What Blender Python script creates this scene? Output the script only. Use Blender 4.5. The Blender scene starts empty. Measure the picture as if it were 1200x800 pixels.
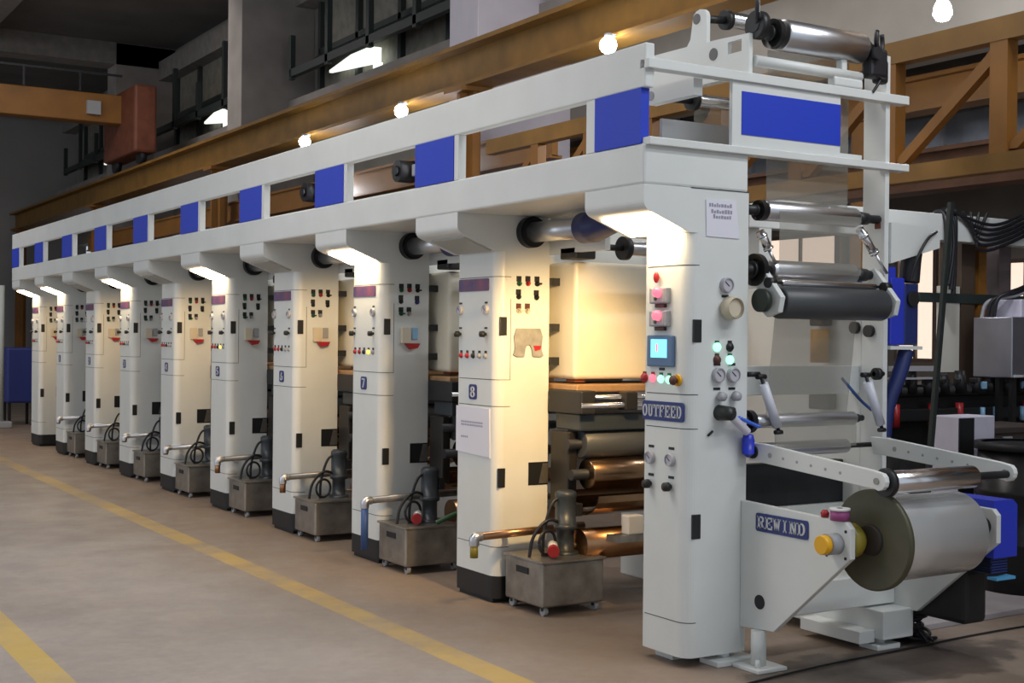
import bpy, bmesh, math, random
from mathutils import Vector, Matrix
random.seed(7)
scene = bpy.context.scene
col = scene.collection
PI = math.pi
FZ = -0.06                      # floor level

# ------------------------------------------------------------------ camera
A, RO, PT = math.radians(31.67), math.radians(0.58), math.radians(-0.16)
fw = Vector((math.sin(A), math.cos(A), 0)); rt = Vector((math.cos(A), -math.sin(A), 0)); zz = Vector((0, 0, 1))
fwd = fw * math.cos(PT) + zz * math.sin(PT)
up0 = zz * math.cos(PT) - fw * math.sin(PT)
R_ = rt * math.cos(RO) + up0 * math.sin(RO)
U_ = up0 * math.cos(RO) - rt * math.sin(RO)
cam_d = bpy.data.cameras.new('camera'); cam = bpy.data.objects.new('camera', cam_d); col.objects.link(cam)
m = Matrix.Identity(4)
for i in range(3):
    m[i][0] = R_[i]; m[i][1] = U_[i]; m[i][2] = -fwd[i]
m[0][3], m[1][3], m[2][3] = -4.339, -5.301, 1.65
cam.matrix_world = m
cam_d.sensor_width = 36; cam_d.lens = 46.2; cam_d.clip_start = 0.05; cam_d.clip_end = 200
scene.camera = cam

# ------------------------------------------------------------------ light and exposure
scene.view_settings.view_transform = 'Standard'
scene.view_settings.look = 'None'
scene.view_settings.exposure = 0.0
scene.view_settings.gamma = 1.0
scene.view_settings.use_curve_mapping = False
w = bpy.data.worlds.new('hall_daylight'); scene.world = w; w.use_nodes = True
bg = w.node_tree.nodes['Background']
bg.inputs[0].default_value = (0.80, 0.89, 1.0, 1); bg.inputs[1].default_value = 0.60

def area_light(name, loc, target, sx, sy, power, color):
    d = bpy.data.lights.new(name, 'AREA'); d.shape = 'RECTANGLE'; d.size = sx; d.size_y = sy
    d.energy = power; d.color = color
    o = bpy.data.objects.new(name, d); col.objects.link(o)
    o.location = loc
    o.rotation_euler = (Vector(target) - Vector(loc)).to_track_quat('-Z', 'Y').to_euler()
    return o
# unseen fill lights added over the aisle, and tubes in front of the press
area_light('aisle_overhead_fill', (-3.2, 3.0, 7.2), (-2.6, 3.0, 0), 1.2, 10, 420, (1.0, 0.93, 0.88))
area_light('aisle_far_overhead_fill', (-3.2, 16.0, 7.2), (-2.6, 16.0, 0), 1.2, 10, 330, (1.0, 0.93, 0.88))
# unseen fill light added on the aisle side to brighten the press fronts
area_light('aisle_side_fill', (-9.5, 7.0, 3.6), (0, 7.0, 1.9), 3.0, 18, 230, (0.90, 0.95, 1.0))
for yb in (-3.2, -5.6): area_light('bay_tube_light', (1.6, yb, 6.6), (1.4, yb + 2.2, 0.5), 4.5, .14, 150, (0.95, 0.97, 1.0))

# ------------------------------------------------------------------ materials
MATS = {}
def mat(name, rgb, rough=0.5, metal=0.0, noise=0.0, nscale=6.0, bump=0.0, emit=None, estr=0.0, spec=None, tint=None):
    if name in MATS: return MATS[name]
    mt = bpy.data.materials.new(name); mt.use_nodes = True
    nt = mt.node_tree; b = nt.nodes['Principled BSDF']
    b.inputs['Base Color'].default_value = (*rgb, 1); b.inputs['Roughness'].default_value = rough
    b.inputs['Metallic'].default_value = metal
    if spec is not None: b.inputs['Specular IOR Level'].default_value = spec
    if emit:
        b.inputs['Emission Color'].default_value = (*emit, 1); b.inputs['Emission Strength'].default_value = estr
    if noise or bump:
        tc = nt.nodes.new('ShaderNodeTexCoord'); nz = nt.nodes.new('ShaderNodeTexNoise')
        nz.inputs['Scale'].default_value = nscale; nz.inputs['Detail'].default_value = 6
        nt.links.new(tc.outputs['Object'], nz.inputs['Vector'])
        if noise:
            rp = nt.nodes.new('ShaderNodeValToRGB')
            d = tint or tuple(c * (1 - noise) for c in rgb)
            rp.color_ramp.elements[0].color = (*d, 1); rp.color_ramp.elements[0].position = 0.3
            rp.color_ramp.elements[1].color = (*[min(1, c * (1 + noise * .4)) for c in rgb], 1); rp.color_ramp.elements[1].position = 0.7
            nt.links.new(nz.outputs['Fac'], rp.inputs['Fac']); nt.links.new(rp.outputs['Color'], b.inputs['Base Color'])
        if bump:
            bp = nt.nodes.new('ShaderNodeBump'); bp.inputs['Strength'].default_value = bump; bp.inputs['Distance'].default_value = 0.02
            nt.links.new(nz.outputs['Fac'], bp.inputs['Height']); nt.links.new(bp.outputs['Normal'], b.inputs['Normal'])
    MATS[name] = mt
    return mt
WHITE = mat('white_machine_paint', (0.70, 0.725, 0.71), 0.38, noise=0.06, nscale=2.5)
BLACK = mat('black_plastic', (0.012, 0.013, 0.014), 0.45)
PLINTH = mat('black_plinth_paint', (0.010, 0.010, 0.011), 0.55)
DARK = mat('dark_iron', (0.022, 0.023, 0.026), 0.5, 0.3, noise=0.3)
RUBBER = mat('dark_grey_rubber', (0.055, 0.06, 0.065), 0.42, noise=0.1)
CHROME = mat('polished_steel', (0.80, 0.80, 0.82), 0.20, 1.0)
SATIN = mat('satin_aluminium', (0.62, 0.63, 0.66), 0.34, 1.0)
STEEL = mat('stained_stainless', (0.36, 0.34, 0.31), 0.38, 0.85, noise=0.35, nscale=8)
COPPER = mat('copper_pipe', (0.42, 0.24, 0.13), 0.3, 1.0, noise=0.2)
BRONZE = mat('inked_cylinder', (0.30, 0.19, 0.11), 0.25, 1.0, noise=0.25, nscale=4)
BLUE = mat('blue_panel', (0.012, 0.045, 0.52), 0.5)
NAVY = mat('navy_sign', (0.02, 0.035, 0.17), 0.4)
MBLUE = mat('motor_blue', (0.02, 0.04, 0.50), 0.4)
DBLUE = mat('dark_blue_paint', (0.012, 0.025, 0.13), 0.45, noise=0.2)
SIGNW = mat('sign_letter_grey', (0.55, 0.57, 0.60), 0.5)
GREY = mat('grey_plastic', (0.33, 0.34, 0.36), 0.5)
LGREY = mat('light_grey_gauge', (0.42, 0.42, 0.46), 0.35)
GDIAL = mat('gauge_face', (0.50, 0.49, 0.54), 0.3)
RED = mat('red_plastic', (0.38, 0.02, 0.025), 0.35)
REDLIT = mat('red_lit_lamp', (0.9, 0.05, 0.1), 0.3, emit=(1.0, 0.16, 0.22), estr=1.6)
GREENLIT = mat('green_lit_lamp', (0.1, 0.8, 0.4), 0.3, emit=(0.35, 1.0, 0.62), estr=1.8)
YELLIT = mat('yellow_lit_lamp', (0.9, 0.7, 0.1), 0.3, emit=(1.0, 0.75, 0.12), estr=1.2)
GREEN = mat('dark_green_plastic', (0.01, 0.09, 0.045), 0.4)
BROWNP = mat('brown_plastic', (0.09, 0.03, 0.02), 0.5)
YELLOW = mat('yellow_plastic', (0.80, 0.42, 0.01), 0.4)
OLIVE = mat('olive_yellow_hub', (0.30, 0.24, 0.03), 0.4)
ORANGE = mat('ochre_crane_paint', (0.215, 0.105, 0.014), 0.55, noise=0.3, nscale=3)
ORANGE2 = mat('orange_crane_paint', (0.24, 0.10, 0.013), 0.55, noise=0.25, nscale=2)
RUST = mat('rust_red_steel', (0.16, 0.045, 0.02), 0.6, noise=0.3)
CREAM = mat('cream_dryer_paint', (0.72, 0.68, 0.56), 0.4, noise=0.04)
PAPER = mat('paper_sheet', (0.72, 0.72, 0.80), 0.7)
INK = mat('grey_ink', (0.30, 0.29, 0.38), 0.7)
DISC = mat('film_edge_olive', (0.075, 0.072, 0.040), 0.5, noise=0.12, nscale=14)
SEAM = mat('dark_seam', (0.03, 0.03, 0.03), 0.7)
FILMROLL = mat('metallised_film', (0.82, 0.84, 0.85), 0.24, 0.6, noise=0.04, nscale=2)
PURPLE = mat('purple_tape', (0.32, 0.07, 0.22), 0.5)
PLATE = mat('maroon_name_plate', (0.20, 0.06, 0.10), 0.4, noise=0.35, nscale=9, tint=(0.06, 0.05, 0.16))
PALEBLUE = mat('pale_blue_plastic', (0.25, 0.45, 0.65), 0.5)
SKYBLUE = mat('light_blue_metal', (0.08, 0.35, 0.62), 0.4)
BEIGE = mat('beige_plastic', (0.60, 0.54, 0.42), 0.6)
CABLE = mat('black_cable', (0.012, 0.012, 0.016), 0.45)
GREENH = mat('green_hose', (0.04, 0.10, 0.045), 0.45)
BLUEH = mat('blue_hose', (0.035, 0.09, 0.28), 0.45)
SCREEN = mat('lit_screen', (0.2, 0.6, 0.8), 0.2, emit=(0.22, 0.78, 1.0), estr=1.1)
BEZEL = mat('blue_grey_bezel', (0.10, 0.17, 0.30), 0.35)
CARTON = mat('brown_crate', (0.055, 0.04, 0.035), 0.7, noise=0.2)
GALV = mat('galvanised_sheet', (0.50, 0.50, 0.58), 0.32, 0.9, noise=0.2, nscale=3)
LAVW = mat('lavender_white_paint', (0.62, 0.60, 0.72), 0.6, noise=0.08)
CONC = mat('pale_concrete_paint', (0.30, 0.27, 0.25), 0.85, noise=0.2, nscale=2)
WALLM = mat('wall_plaster', (0.26, 0.24, 0.21), 0.9, noise=0.2, nscale=1.2)
CEILM = mat('dark_ceiling', (0.15, 0.14, 0.13), 0.95, noise=0.25, nscale=0.8)  # plain dark ceiling colour with random mottling
CEILB = mat('ceiling_beam_paint', (0.24, 0.22, 0.20), 0.9, noise=0.2)
PANELLIT = mat('warm_lamp_panel', (1, 0.9, 0.7), 0.4, emit=(1.0, 0.74, 0.42), estr=23.0)
PANELOFF = mat('unlit_lamp_panel', (0.42, 0.42, 0.38), 0.4)
BULB = mat('lit_bulb', (1, 1, 1), 0.4, emit=(0.92, 0.96, 1.0), estr=60.0)
WINLIT = mat('bright_window_daylight', (1, 1, 1), 0.5, emit=(0.93, 1.0, 0.90), estr=1.15)
WINPINK = mat('pink_evening_window', (1, 0.9, 0.8), 0.5, emit=(1.0, 0.78, 0.62), estr=0.95)
GLASSD = mat('dusty_window_glass', (0.24, 0.22, 0.18), 0.6, noise=0.3)
DGREEN = mat('dark_green_steel', (0.025, 0.035, 0.033), 0.5)
GREYBLUE = mat('grey_blue_motor', (0.035, 0.044, 0.053), 0.4, 0.2, noise=0.2)
SHADEBLK = mat('motor_shadow_black', (0.018, 0.017, 0.016), 0.7, noise=0.3)

def film_mat():
    mt = bpy.data.materials.new('clear_plastic_film'); mt.use_nodes = True
    nt = mt.node_tree; b = nt.nodes['Principled BSDF']; out = nt.nodes['Material Output']
    b.inputs['Base Color'].default_value = (0.34, 0.33, 0.29, 1); b.inputs['Roughness'].default_value = 0.25
    tr = nt.nodes.new('ShaderNodeBsdfTransparent'); mx = nt.nodes.new('ShaderNodeMixShader')
    mx.inputs[0].default_value = 0.36
    nt.links.new(tr.outputs[0], mx.inputs[1]); nt.links.new(b.outputs[0], mx.inputs[2]); nt.links.new(mx.outputs[0], out.inputs[0])
    return mt
FILM = film_mat()

def floor_mat():
    mt = bpy.data.materials.new('worn_concrete_floor'); mt.use_nodes = True
    nt = mt.node_tree; N = nt.nodes.new; L = nt.links.new
    b = nt.nodes['Principled BSDF']; b.inputs['Roughness'].default_value = 0.55
    g = N('ShaderNodeNewGeometry'); sp = N('ShaderNodeSeparateXYZ'); L(g.outputs['Position'], sp.inputs[0])
    def noise(scale, det=6, rough=.6):
        n = N('ShaderNodeTexNoise'); n.inputs['Scale'].default_value = scale; n.inputs['Detail'].default_value = det
        n.inputs['Roughness'].default_value = rough; L(g.outputs['Position'], n.inputs['Vector']); return n
    def math_(op, a, c):
        n = N('ShaderNodeMath'); n.operation = op
        for i, v in enumerate((a, c)):
            if isinstance(v, (int, float)): n.inputs[i].default_value = v
            else: L(v, n.inputs[i])
        return n.outputs[0]
    def ramp(f, p0, c0, p1, c1):
        r = N('ShaderNodeValToRGB'); r.color_ramp.elements[0].position = p0; r.color_ramp.elements[1].position = p1
        r.color_ramp.elements[0].color = (*c0, 1); r.color_ramp.elements[1].color = (*c1, 1); L(f, r.inputs[0]); return r.outputs[0]
    def mix(f, a, c):
        n = N('ShaderNodeMix'); n.data_type = 'RGBA'
        if isinstance(f, (int, float)): n.inputs[0].default_value = f
        else: L(f, n.inputs[0])
        for k, v in ((6, a), (7, c)):
            if isinstance(v, tuple): n.inputs[k].default_value = (*v, 1)
            else: L(v, n.inputs[k])
        return n.outputs[2]
    n1 = noise(0.7); n2 = noise(14, 8, .7); n3 = noise(2.2, 5)
    base = ramp(n1.outputs['Fac'], 0.35, (0.26, 0.23, 0.213), 0.65, (0.34, 0.307, 0.29))
    # floor colour turns browner beside the machine, edge broken by noise
    nx = math_('ADD', sp.outputs[0], math_('MULTIPLY', math_('SUBTRACT', n3.outputs['Fac'], 0.5), 1.6))
    tint = ramp(nx, 0.0, (0, 0, 0), 1.0, (1, 1, 1))
    mr = N('ShaderNodeMapRange'); mr.inputs[1].default_value = -1.6; mr.inputs[2].default_value = -0.3; L(nx, mr.inputs[0])
    c = mix(math_('MULTIPLY', mr.outputs[0], 0.75), base, (0.235, 0.165, 0.11))
    c = mix(math_('MULTIPLY', ramp(n2.outputs['Fac'], 0.35, (1, 1, 1), 0.6, (0, 0, 0)), 0.22), c, (0.15, 0.13, 0.12))
    # dark noise-edged patch in front of the rewind stand
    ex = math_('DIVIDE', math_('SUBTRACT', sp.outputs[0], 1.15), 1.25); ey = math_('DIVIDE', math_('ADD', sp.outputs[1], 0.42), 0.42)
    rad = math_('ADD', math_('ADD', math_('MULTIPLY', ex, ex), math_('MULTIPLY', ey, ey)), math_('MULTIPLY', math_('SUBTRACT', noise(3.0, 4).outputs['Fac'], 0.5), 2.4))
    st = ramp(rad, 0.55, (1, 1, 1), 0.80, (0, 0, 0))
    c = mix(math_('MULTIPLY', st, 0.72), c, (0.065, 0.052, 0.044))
    # worn yellow paint lines
    def line(x0, x1, ylo, wear):
        a = math_('GREATER_THAN', sp.outputs[0], x0); d = math_('LESS_THAN', sp.outputs[0], x1)
        e = math_('GREATER_THAN', sp.outputs[1], ylo)
        wr = ramp(noise(.9, 8, .75).outputs['Fac'], 0.38, (wear, wear, wear), 0.56, (0.9, 0.9, 0.9))
        return math_('MULTIPLY', math_('MULTIPLY', a, d), math_('MULTIPLY', e, wr))
    c = mix(line(-0.98, -0.80, -1.5, .15), c, (0.48, 0.33, 0.10))
    c = mix(line(-2.93, -2.76, -6, .5), c, (0.50, 0.35, 0.08))
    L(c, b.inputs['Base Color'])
    bp = N('ShaderNodeBump'); bp.inputs['Strength'].default_value = 0.15; bp.inputs['Distance'].default_value = 0.01
    L(n2.outputs['Fac'], bp.inputs['Height']); L(bp.outputs['Normal'], b.inputs['Normal'])
    rr = ramp(n3.outputs['Fac'], 0.4, (0.42,) * 3, 0.65, (0.65,) * 3); L(rr, b.inputs['Roughness'])
    return mt
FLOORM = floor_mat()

# ------------------------------------------------------------------ mesh helpers
ORIGIN = {}
def root_of(o):
    while o.parent: o = o.parent
    return o
class MB:
    def __init__(s): s.b = bmesh.new()
    def box(s, x0, x1, y0, y1, z0, z1, bev=0, seg=2):
        g = bmesh.ops.create_cube(s.b, size=1)
        for v in g['verts']:
            v.co = Vector((x0 + (x1 - x0) * (v.co.x + .5), y0 + (y1 - y0) * (v.co.y + .5), z0 + (z1 - z0) * (v.co.z + .5)))
        if bev:
            es = list({e for v in g['verts'] for e in v.link_edges})
            bmesh.ops.bevel(s.b, geom=es, offset=bev, segments=seg, affect='EDGES', profile=.5)
        return s
    def prism(s, pts, axis, a, c, bev=0):
        def P(p, t):
            if axis == 'y': return (p[0], t, p[1])
            if axis == 'x': return (t, p[0], p[1])
            return (p[0], p[1], t)
        v0 = [s.b.verts.new(P(p, a)) for p in pts]; v1 = [s.b.verts.new(P(p, c)) for p in pts]
        fs = [s.b.faces.new(v0), s.b.faces.new(v1)]
        n = len(pts)
        for i in range(n): fs.append(s.b.faces.new((v0[i], v0[(i + 1) % n], v1[(i + 1) % n], v1[i])))
        bmesh.ops.recalc_face_normals(s.b, faces=fs)
        if bev:
            es = [e for e in fs[0].edges] + [e for e in fs[1].edges]
            bmesh.ops.bevel(s.b, geom=es, offset=bev, segments=2, affect='EDGES', profile=.5)
        return s
    def cyl(s, p0, p1, r0, r1=None, seg=24, cap=True):
        r1 = r0 if r1 is None else r1
        p0, p1 = Vector(p0), Vector(p1); d = (p1 - p0).normalized()
        t = Vector((0, 0, 1)) if abs(d.z) < .9 else Vector((1, 0, 0))
        u = d.cross(t).normalized(); v = d.cross(u)
        ra = [s.b.verts.new(p0 + (u * math.cos(2 * PI * i / seg) + v * math.sin(2 * PI * i / seg)) * r0) for i in range(seg)]
        rb = [s.b.verts.new(p1 + (u * math.cos(2 * PI * i / seg) + v * math.sin(2 * PI * i / seg)) * r1) for i in range(seg)]
        fs = []
        for i in range(seg):
            f = s.b.faces.new((ra[i], ra[(i + 1) % seg], rb[(i + 1) % seg], rb[i])); f.smooth = True; fs.append(f)
        if cap: fs += [s.b.faces.new(ra), s.b.faces.new(rb)]
        bmesh.ops.recalc_face_normals(s.b, faces=fs)
        return s
    def lathe(s, prof, p0, d, seg=32):            # prof: (distance along d, radius)
        p0, d = Vector(p0), Vector(d).normalized()
        for (a, ra), (c, rc) in zip(prof[:-1], prof[1:]):
            s.cyl(p0 + d * a, p0 + d * c, max(ra, 1e-4), max(rc, 1e-4), seg, cap=False) if abs(a - c) > 1e-6 else s.ring(p0 + d * a, d, ra, rc, seg)
        bmesh.ops.remove_doubles(s.b, verts=s.b.verts, dist=1e-5)
        return s
    def ring(s, c, d, r0, r1, seg=32):
        c, d = Vector(c), Vector(d).normalized(); t = Vector((0, 0, 1)) if abs(d.z) < .9 else Vector((1, 0, 0))
        u = d.cross(t).normalized(); v = d.cross(u)
        def rg(r): return [s.b.verts.new(c + (u * math.cos(2 * PI * i / seg) + v * math.sin(2 * PI * i / seg)) * max(r, 1e-4)) for i in range(seg)]
        a, e = rg(r0), rg(r1)
        for i in range(seg): s.b.faces.new((a[i], a[(i + 1) % seg], e[(i + 1) % seg], e[i]))
        return s
    def tube(s, pts, r, seg=10, smooth=3):
        P = [Vector(p) for p in pts]
        for _ in range(smooth if len(P) > 2 else 0):
            Q = [P[0]]
            for a, c in zip(P[:-1], P[1:]): Q += [a * .75 + c * .25, a * .25 + c * .75]
            P = Q + [P[-1]]
        rings = []; u = None
        for i, p in enumerate(P):
            d = (P[min(i + 1, len(P) - 1)] - P[max(i - 1, 0)]).normalized()
            if u is None:
                t = Vector((0, 0, 1)) if abs(d.z) < .9 else Vector((1, 0, 0)); u = d.cross(t).normalized()
            else: u = (u - d * u.dot(d)).normalized()
            v = d.cross(u)
            rings.append([s.b.verts.new(p + (u * math.cos(2 * PI * k / seg) + v * math.sin(2 * PI * k / seg)) * r) for k in range(seg)])
        fs = []
        for a, c in zip(rings[:-1], rings[1:]):
            for k in range(seg):
                f = s.b.faces.new((a[k], a[(k + 1) % seg], c[(k + 1) % seg], c[k])); f.smooth = True; fs.append(f)
        fs += [s.b.faces.new(rings[0]), s.b.faces.new(rings[-1])]
        bmesh.ops.recalc_face_normals(s.b, faces=fs)
        return s
    def torus(s, c, d, R, r, seg=28, a0=0, a1=2 * PI):
        c, d = Vector(c), Vector(d).normalized(); t = Vector((0, 0, 1)) if abs(d.z) < .9 else Vector((1, 0, 0))
        u = d.cross(t).normalized(); v = d.cross(u)
        return s.tube([c + (u * math.cos(a0 + (a1 - a0) * i / seg) + v * math.sin(a0 + (a1 - a0) * i / seg)) * R for i in range(seg + 1)], r, 8, 0)
    def ball(s, c, r, sc=(1, 1, 1)):
        g = bmesh.ops.create_uvsphere(s.b, u_segments=20, v_segments=12, radius=r)
        for v in g['verts']:
            v.co = Vector((v.co.x * sc[0], v.co.y * sc[1], v.co.z * sc[2])) + Vector(c)
            for f in v.link_faces: f.smooth = True
        return s
    def build(s, name, material, parent=None, label=None):
        me = bpy.data.meshes.new(name)
        off = Vector((0, 0, 0))
        if parent is not None: off = ORIGIN.get(root_of(parent).name, off)
        for v in s.b.verts: v.co -= off
        s.b.to_mesh(me); s.b.free()
        me.materials.append(material)
        o = bpy.data.objects.new(name, me); col.objects.link(o)
        if parent is not None: o.parent = parent
        if label: o['label'] = label
        return o
def thing(name, label, cat, loc=(0, 0, 0), group=None):
    o = bpy.data.objects.new(name, None); col.objects.link(o); o.location = loc
    o.empty_display_size = .1
    o['label'] = label; o['category'] = cat
    if group: o['group'] = group
    ORIGIN[o.name] = Vector(loc)
    return o
def tag(o, label, cat, group=None):
    o['label'] = label; o['category'] = cat
    if group: o['group'] = group
    return o
def struct(name, mb, material):
    o = mb.build(name, material); o['kind'] = 'structure'; return o
def arc(cx, cz, r, a0, a1, n=6):
    return [(cx + r * math.cos(math.radians(a0 + (a1 - a0) * i / n)), cz + r * math.sin(math.radians(a0 + (a1 - a0) * i / n))) for i in range(n + 1)]
def rrect(x0, x1, z0, z1, r):
    return arc(x1 - r, z0 + r, r, -90, 0) + arc(x1 - r, z1 - r, r, 0, 90) + arc(x0 + r, z1 - r, r, 90, 180) + arc(x0 + r, z0 + r, r, 180, 270)

# slab-serif sign lettering, each glyph a list of convex polygons in a unit box
def R4(x0, y0, x1, y1): return [(x0, y0), (x1, y0), (x1, y1), (x0, y1)]
def bow(cx, cy, rx, ry, a0, a1, t, n=10):
    out = []
    for i in range(n):
        a, c = [math.radians(a0 + (a1 - a0) * k / n) for k in (i, i + 1)]
        out.append([(cx + rx * math.cos(a), cy + ry * math.sin(a)), (cx + rx * math.cos(c), cy + ry * math.sin(c)),
                    (cx + (rx - t) * math.cos(c), cy + (ry - .12) * math.sin(c)), (cx + (rx - t) * math.cos(a), cy + (ry - .12) * math.sin(a))])
    return out
S = .24
GLY = {
 'O': bow(.5, .5, .48, .5, 0, 360, S, 20),
 'U': [R4(.10, .3, .10 + S, 1), R4(.90 - S, .3, .90, 1), R4(0, .88, .46, 1), R4(.56, .88, 1, 1)] + bow(.5, .34, .40, .34, 180, 360, S),
 'T': [R4(.5 - S / 2, 0, .5 + S / 2, 1), R4(0, .87, 1, 1), R4(0, .68, .12, .9), R4(.88, .68, 1, .9), R4(.26, 0, .74, .12)],
 'F': [R4(.12, 0, .12 + S, 1), R4(0, .87, .95, 1), R4(.82, .68, .95, .9), R4(.3, .46, .72, .58), R4(.60, .38, .72, .66), R4(0, 0, .5, .12)],
 'E': [R4(.12, 0, .12 + S, 1), R4(0, .87, .95, 1), R4(.82, .68, .95, .9), R4(.3, .46, .72, .58), R4(.60, .38, .72, .66), R4(0, 0, .98, .13), R4(.85, .1, .98, .32)],
 'D': [R4(.12, 0, .12 + S, 1), R4(0, .87, .5, 1), R4(0, 0, .5, .13)] + bow(.48, .5, .50, .5, -90, 90, S, 12),
 'R': [R4(.10, 0, .10 + S, 1), R4(0, .87, .5, 1), R4(.2, .44, .5, .56), R4(0, 0, .44, .12), [(.42, .48), (.66, .48), (.96, 0), (.70, 0)], R4(.68, 0, 1, .12)] + bow(.48, .72, .44, .28, -90, 90, S, 10),
 'W': [[(.05, 1), (.27, 1), (.40, 0), (.22, 0)], [(.22, 0), (.38, 0), (.58, .8), (.44, .8)], [(.44, .8), (.58, .8), (.78, 0), (.62, 0)], [(.62, 0), (.78, 0), (.95, 1), (.76, 1)], R4(-.03, .88, .38, 1), R4(.64, .88, 1.03, 1)],
 'I': [R4(.5 - S / 2 - .04, 0, .5 + S / 2 + .04, 1), R4(.15, .87, .85, 1), R4(.15, 0, .85, .13)],
 'N': [R4(.10, 0, .10 + S * .75, 1), R4(.90 - S * .75, 0, .90, 1), [(.10, 1), (.34, 1), (.90, 0), (.66, 0)], R4(0, .88, .32, 1), R4(.60, .88, 1, 1), R4(0, 0, .40, .12)],
}
SEG7 = {'1': [R4(.36, 0, .66, 1), R4(.18, .78, .5, .92), R4(.15, 0, .87, .13)],
 '2': bow(.5, .70, .45, .30, 0, 180, .28) + [[(.95, .70), (.67, .70), (.02, .13), (.32, .10)], R4(.03, 0, .97, .15)],
 '3': bow(.5, .73, .45, .27, -90, 160, .26) + bow(.5, .27, .47, .29, -160, 90, .26),
 '4': [R4(.58, 0, .86, 1), [(.58, 1), (.80, 1), (.25, .36), (.02, .36)], R4(.02, .24, 1, .38)],
 '5': [R4(.1, .86, .92, 1), R4(.1, .5, .36, 1)] + bow(.48, .32, .47, .32, -160, 130, .27, 14),
 '6': bow(.5, .31, .46, .31, 0, 360, .27, 16) + [[(.05, .35), (.33, .35), (.80, 1), (.52, 1)]],
 '7': [R4(.05, .86, .95, 1), [(.66, .9), (.95, .9), (.5, 0), (.22, 0)]],
 '8': bow(.5, .74, .40, .26, 0, 360, .24, 16) + bow(.5, .27, .46, .29, 0, 360, .26, 16)}
GLY.update(SEG7)
def lettering(mb, text, x, y_left, y_right, z0, z1, cw=.86, t=.003, shear=0):
    n = len(text); step = (y_left - y_right) / n
    wd = step * cw
    for i, ch in enumerate(text):
        yl = y_left - step * i - (step - wd) / 2
        wv = wd * (.62 if ch == 'I' else 1); yl -= (wd - wv) / 2
        for poly in GLY[ch]:
            mb.prism([(yl - p[0] * wv, z0 + p[1] * (z1 - z0)) for p in poly], 'x', x - t, x)
    return mb

# ------------------------------------------------------------------ the hall
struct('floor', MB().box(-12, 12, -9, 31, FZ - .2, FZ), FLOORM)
struct('ceiling', MB().box(-12, 4.5, -9, 31, 7.7, 7.9), CEILM)
struct('wall_back', MB().box(4.2, 4.5, -9, 31, 4.0, 7.7), WALLM)
struct('wall_right', MB().box(9.0, 9.3, -9, 31, FZ, 6.2), mat('side_bay_wall', (0.20, 0.18, 0.16), .9, noise=.35, nscale=.9))
struct('trim_20', MB().box(4.5, 9.3, -9, 31, 6.0, 6.3), CEILM)
struct('wall_far', MB().box(-12, 4.5, 31, 31.3, FZ, 7.9), mat('far_wall_paint', (0.34, 0.325, 0.31), .9, noise=.15, nscale=.6))
n = 0
for i, y in enumerate((7.3, 14.8, 22.3)):
    struct('trim_%d' % (i + 1), MB().box(2.95, 4.2, y, y + .65, FZ, 7.7, .01), mat('lamplit_pilaster', (0.60, 0.56, 0.62), .85, noise=.12, nscale=2) if i < 1 else CONC)  # lamp light put into the paler colour of the nearest pilaster
for i in range(5):
    y = 0.0 + 7.5 * i
    struct('trim_%d' % (i + 5), MB().box(-12, 4.2, y - .2, y + .4, 7.25, 7.7), CEILB)
struct('trim_10', MB().box(3.85, 4.2, -9, 31, 7.0, 7.4), CEILB)            # ring beam under the roof
struct('trim_11', MB().box(3.75, 4.2, -9, 31, 5.15, 5.45), CONC)            # ledge under the high windows
for k, x in enumerate((0.2, -3.6, -7.4)):
    struct('trim_%d' % (12 + k), MB().box(x - .15, x + .15, -9, 31, 7.4, 7.7), CEILB)
# high windows between the pilasters: a dark steel sash standing open over a bright slot
wn = 0
for y0, y1 in ((0.9, 6.9), (8.6, 14.3), (16.0, 21.8), (23.4, 29.5)):
    wn += 1
    wo = MB().box(4.14, 4.20, y0, y1, 5.45, 7.0).build('window_%d' % wn, GLASSD); wo['kind'] = 'structure'
    fr = MB()
    k = 4
    for j in range(k + 1):
        y = y0 + (y1 - y0) * j / k; fr.box(4.06, 4.14, y - .05, y + .05, 5.45, 7.0)
    fr.box(4.06, 4.14, y0, y1, 6.15, 6.25)
    f = fr.build('window_frame', DGREEN, wo)
    s_ = MB()
    s_.prism([(4.10, 6.2), (4.13, 6.22), (3.62, 5.80), (3.60, 5.76)], 'y', y0, y1)
    for j in range(k + 1):
        y = y0 + (y1 - y0) * j / k; s_.box(3.56, 3.64, y - .05, y + .05, 5.70, 6.9 if j % 2 else 6.4)
    s_.box(3.56, 3.66, y0, y1, 5.74, 5.86)
    s_.build('open_sash', DGREEN, wo)
    qa, qb = {1: (4.3, 6.0), 2: (11.95, 13.7), 3: (18.45, 19.7), 4: (26, 27.2)}[wn]
    MB().prism([(qa, 5.62), (qa, 5.84), (qa + .3 * (qb - qa), 5.96), (qb, 5.80), (qb, 5.76)], 'x', 3.98, 4.03).box(3.99, 4.10, qa + .1, qa + .2, 5.45, 5.65).build('daylight_slot', WINLIT, wo)
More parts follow.
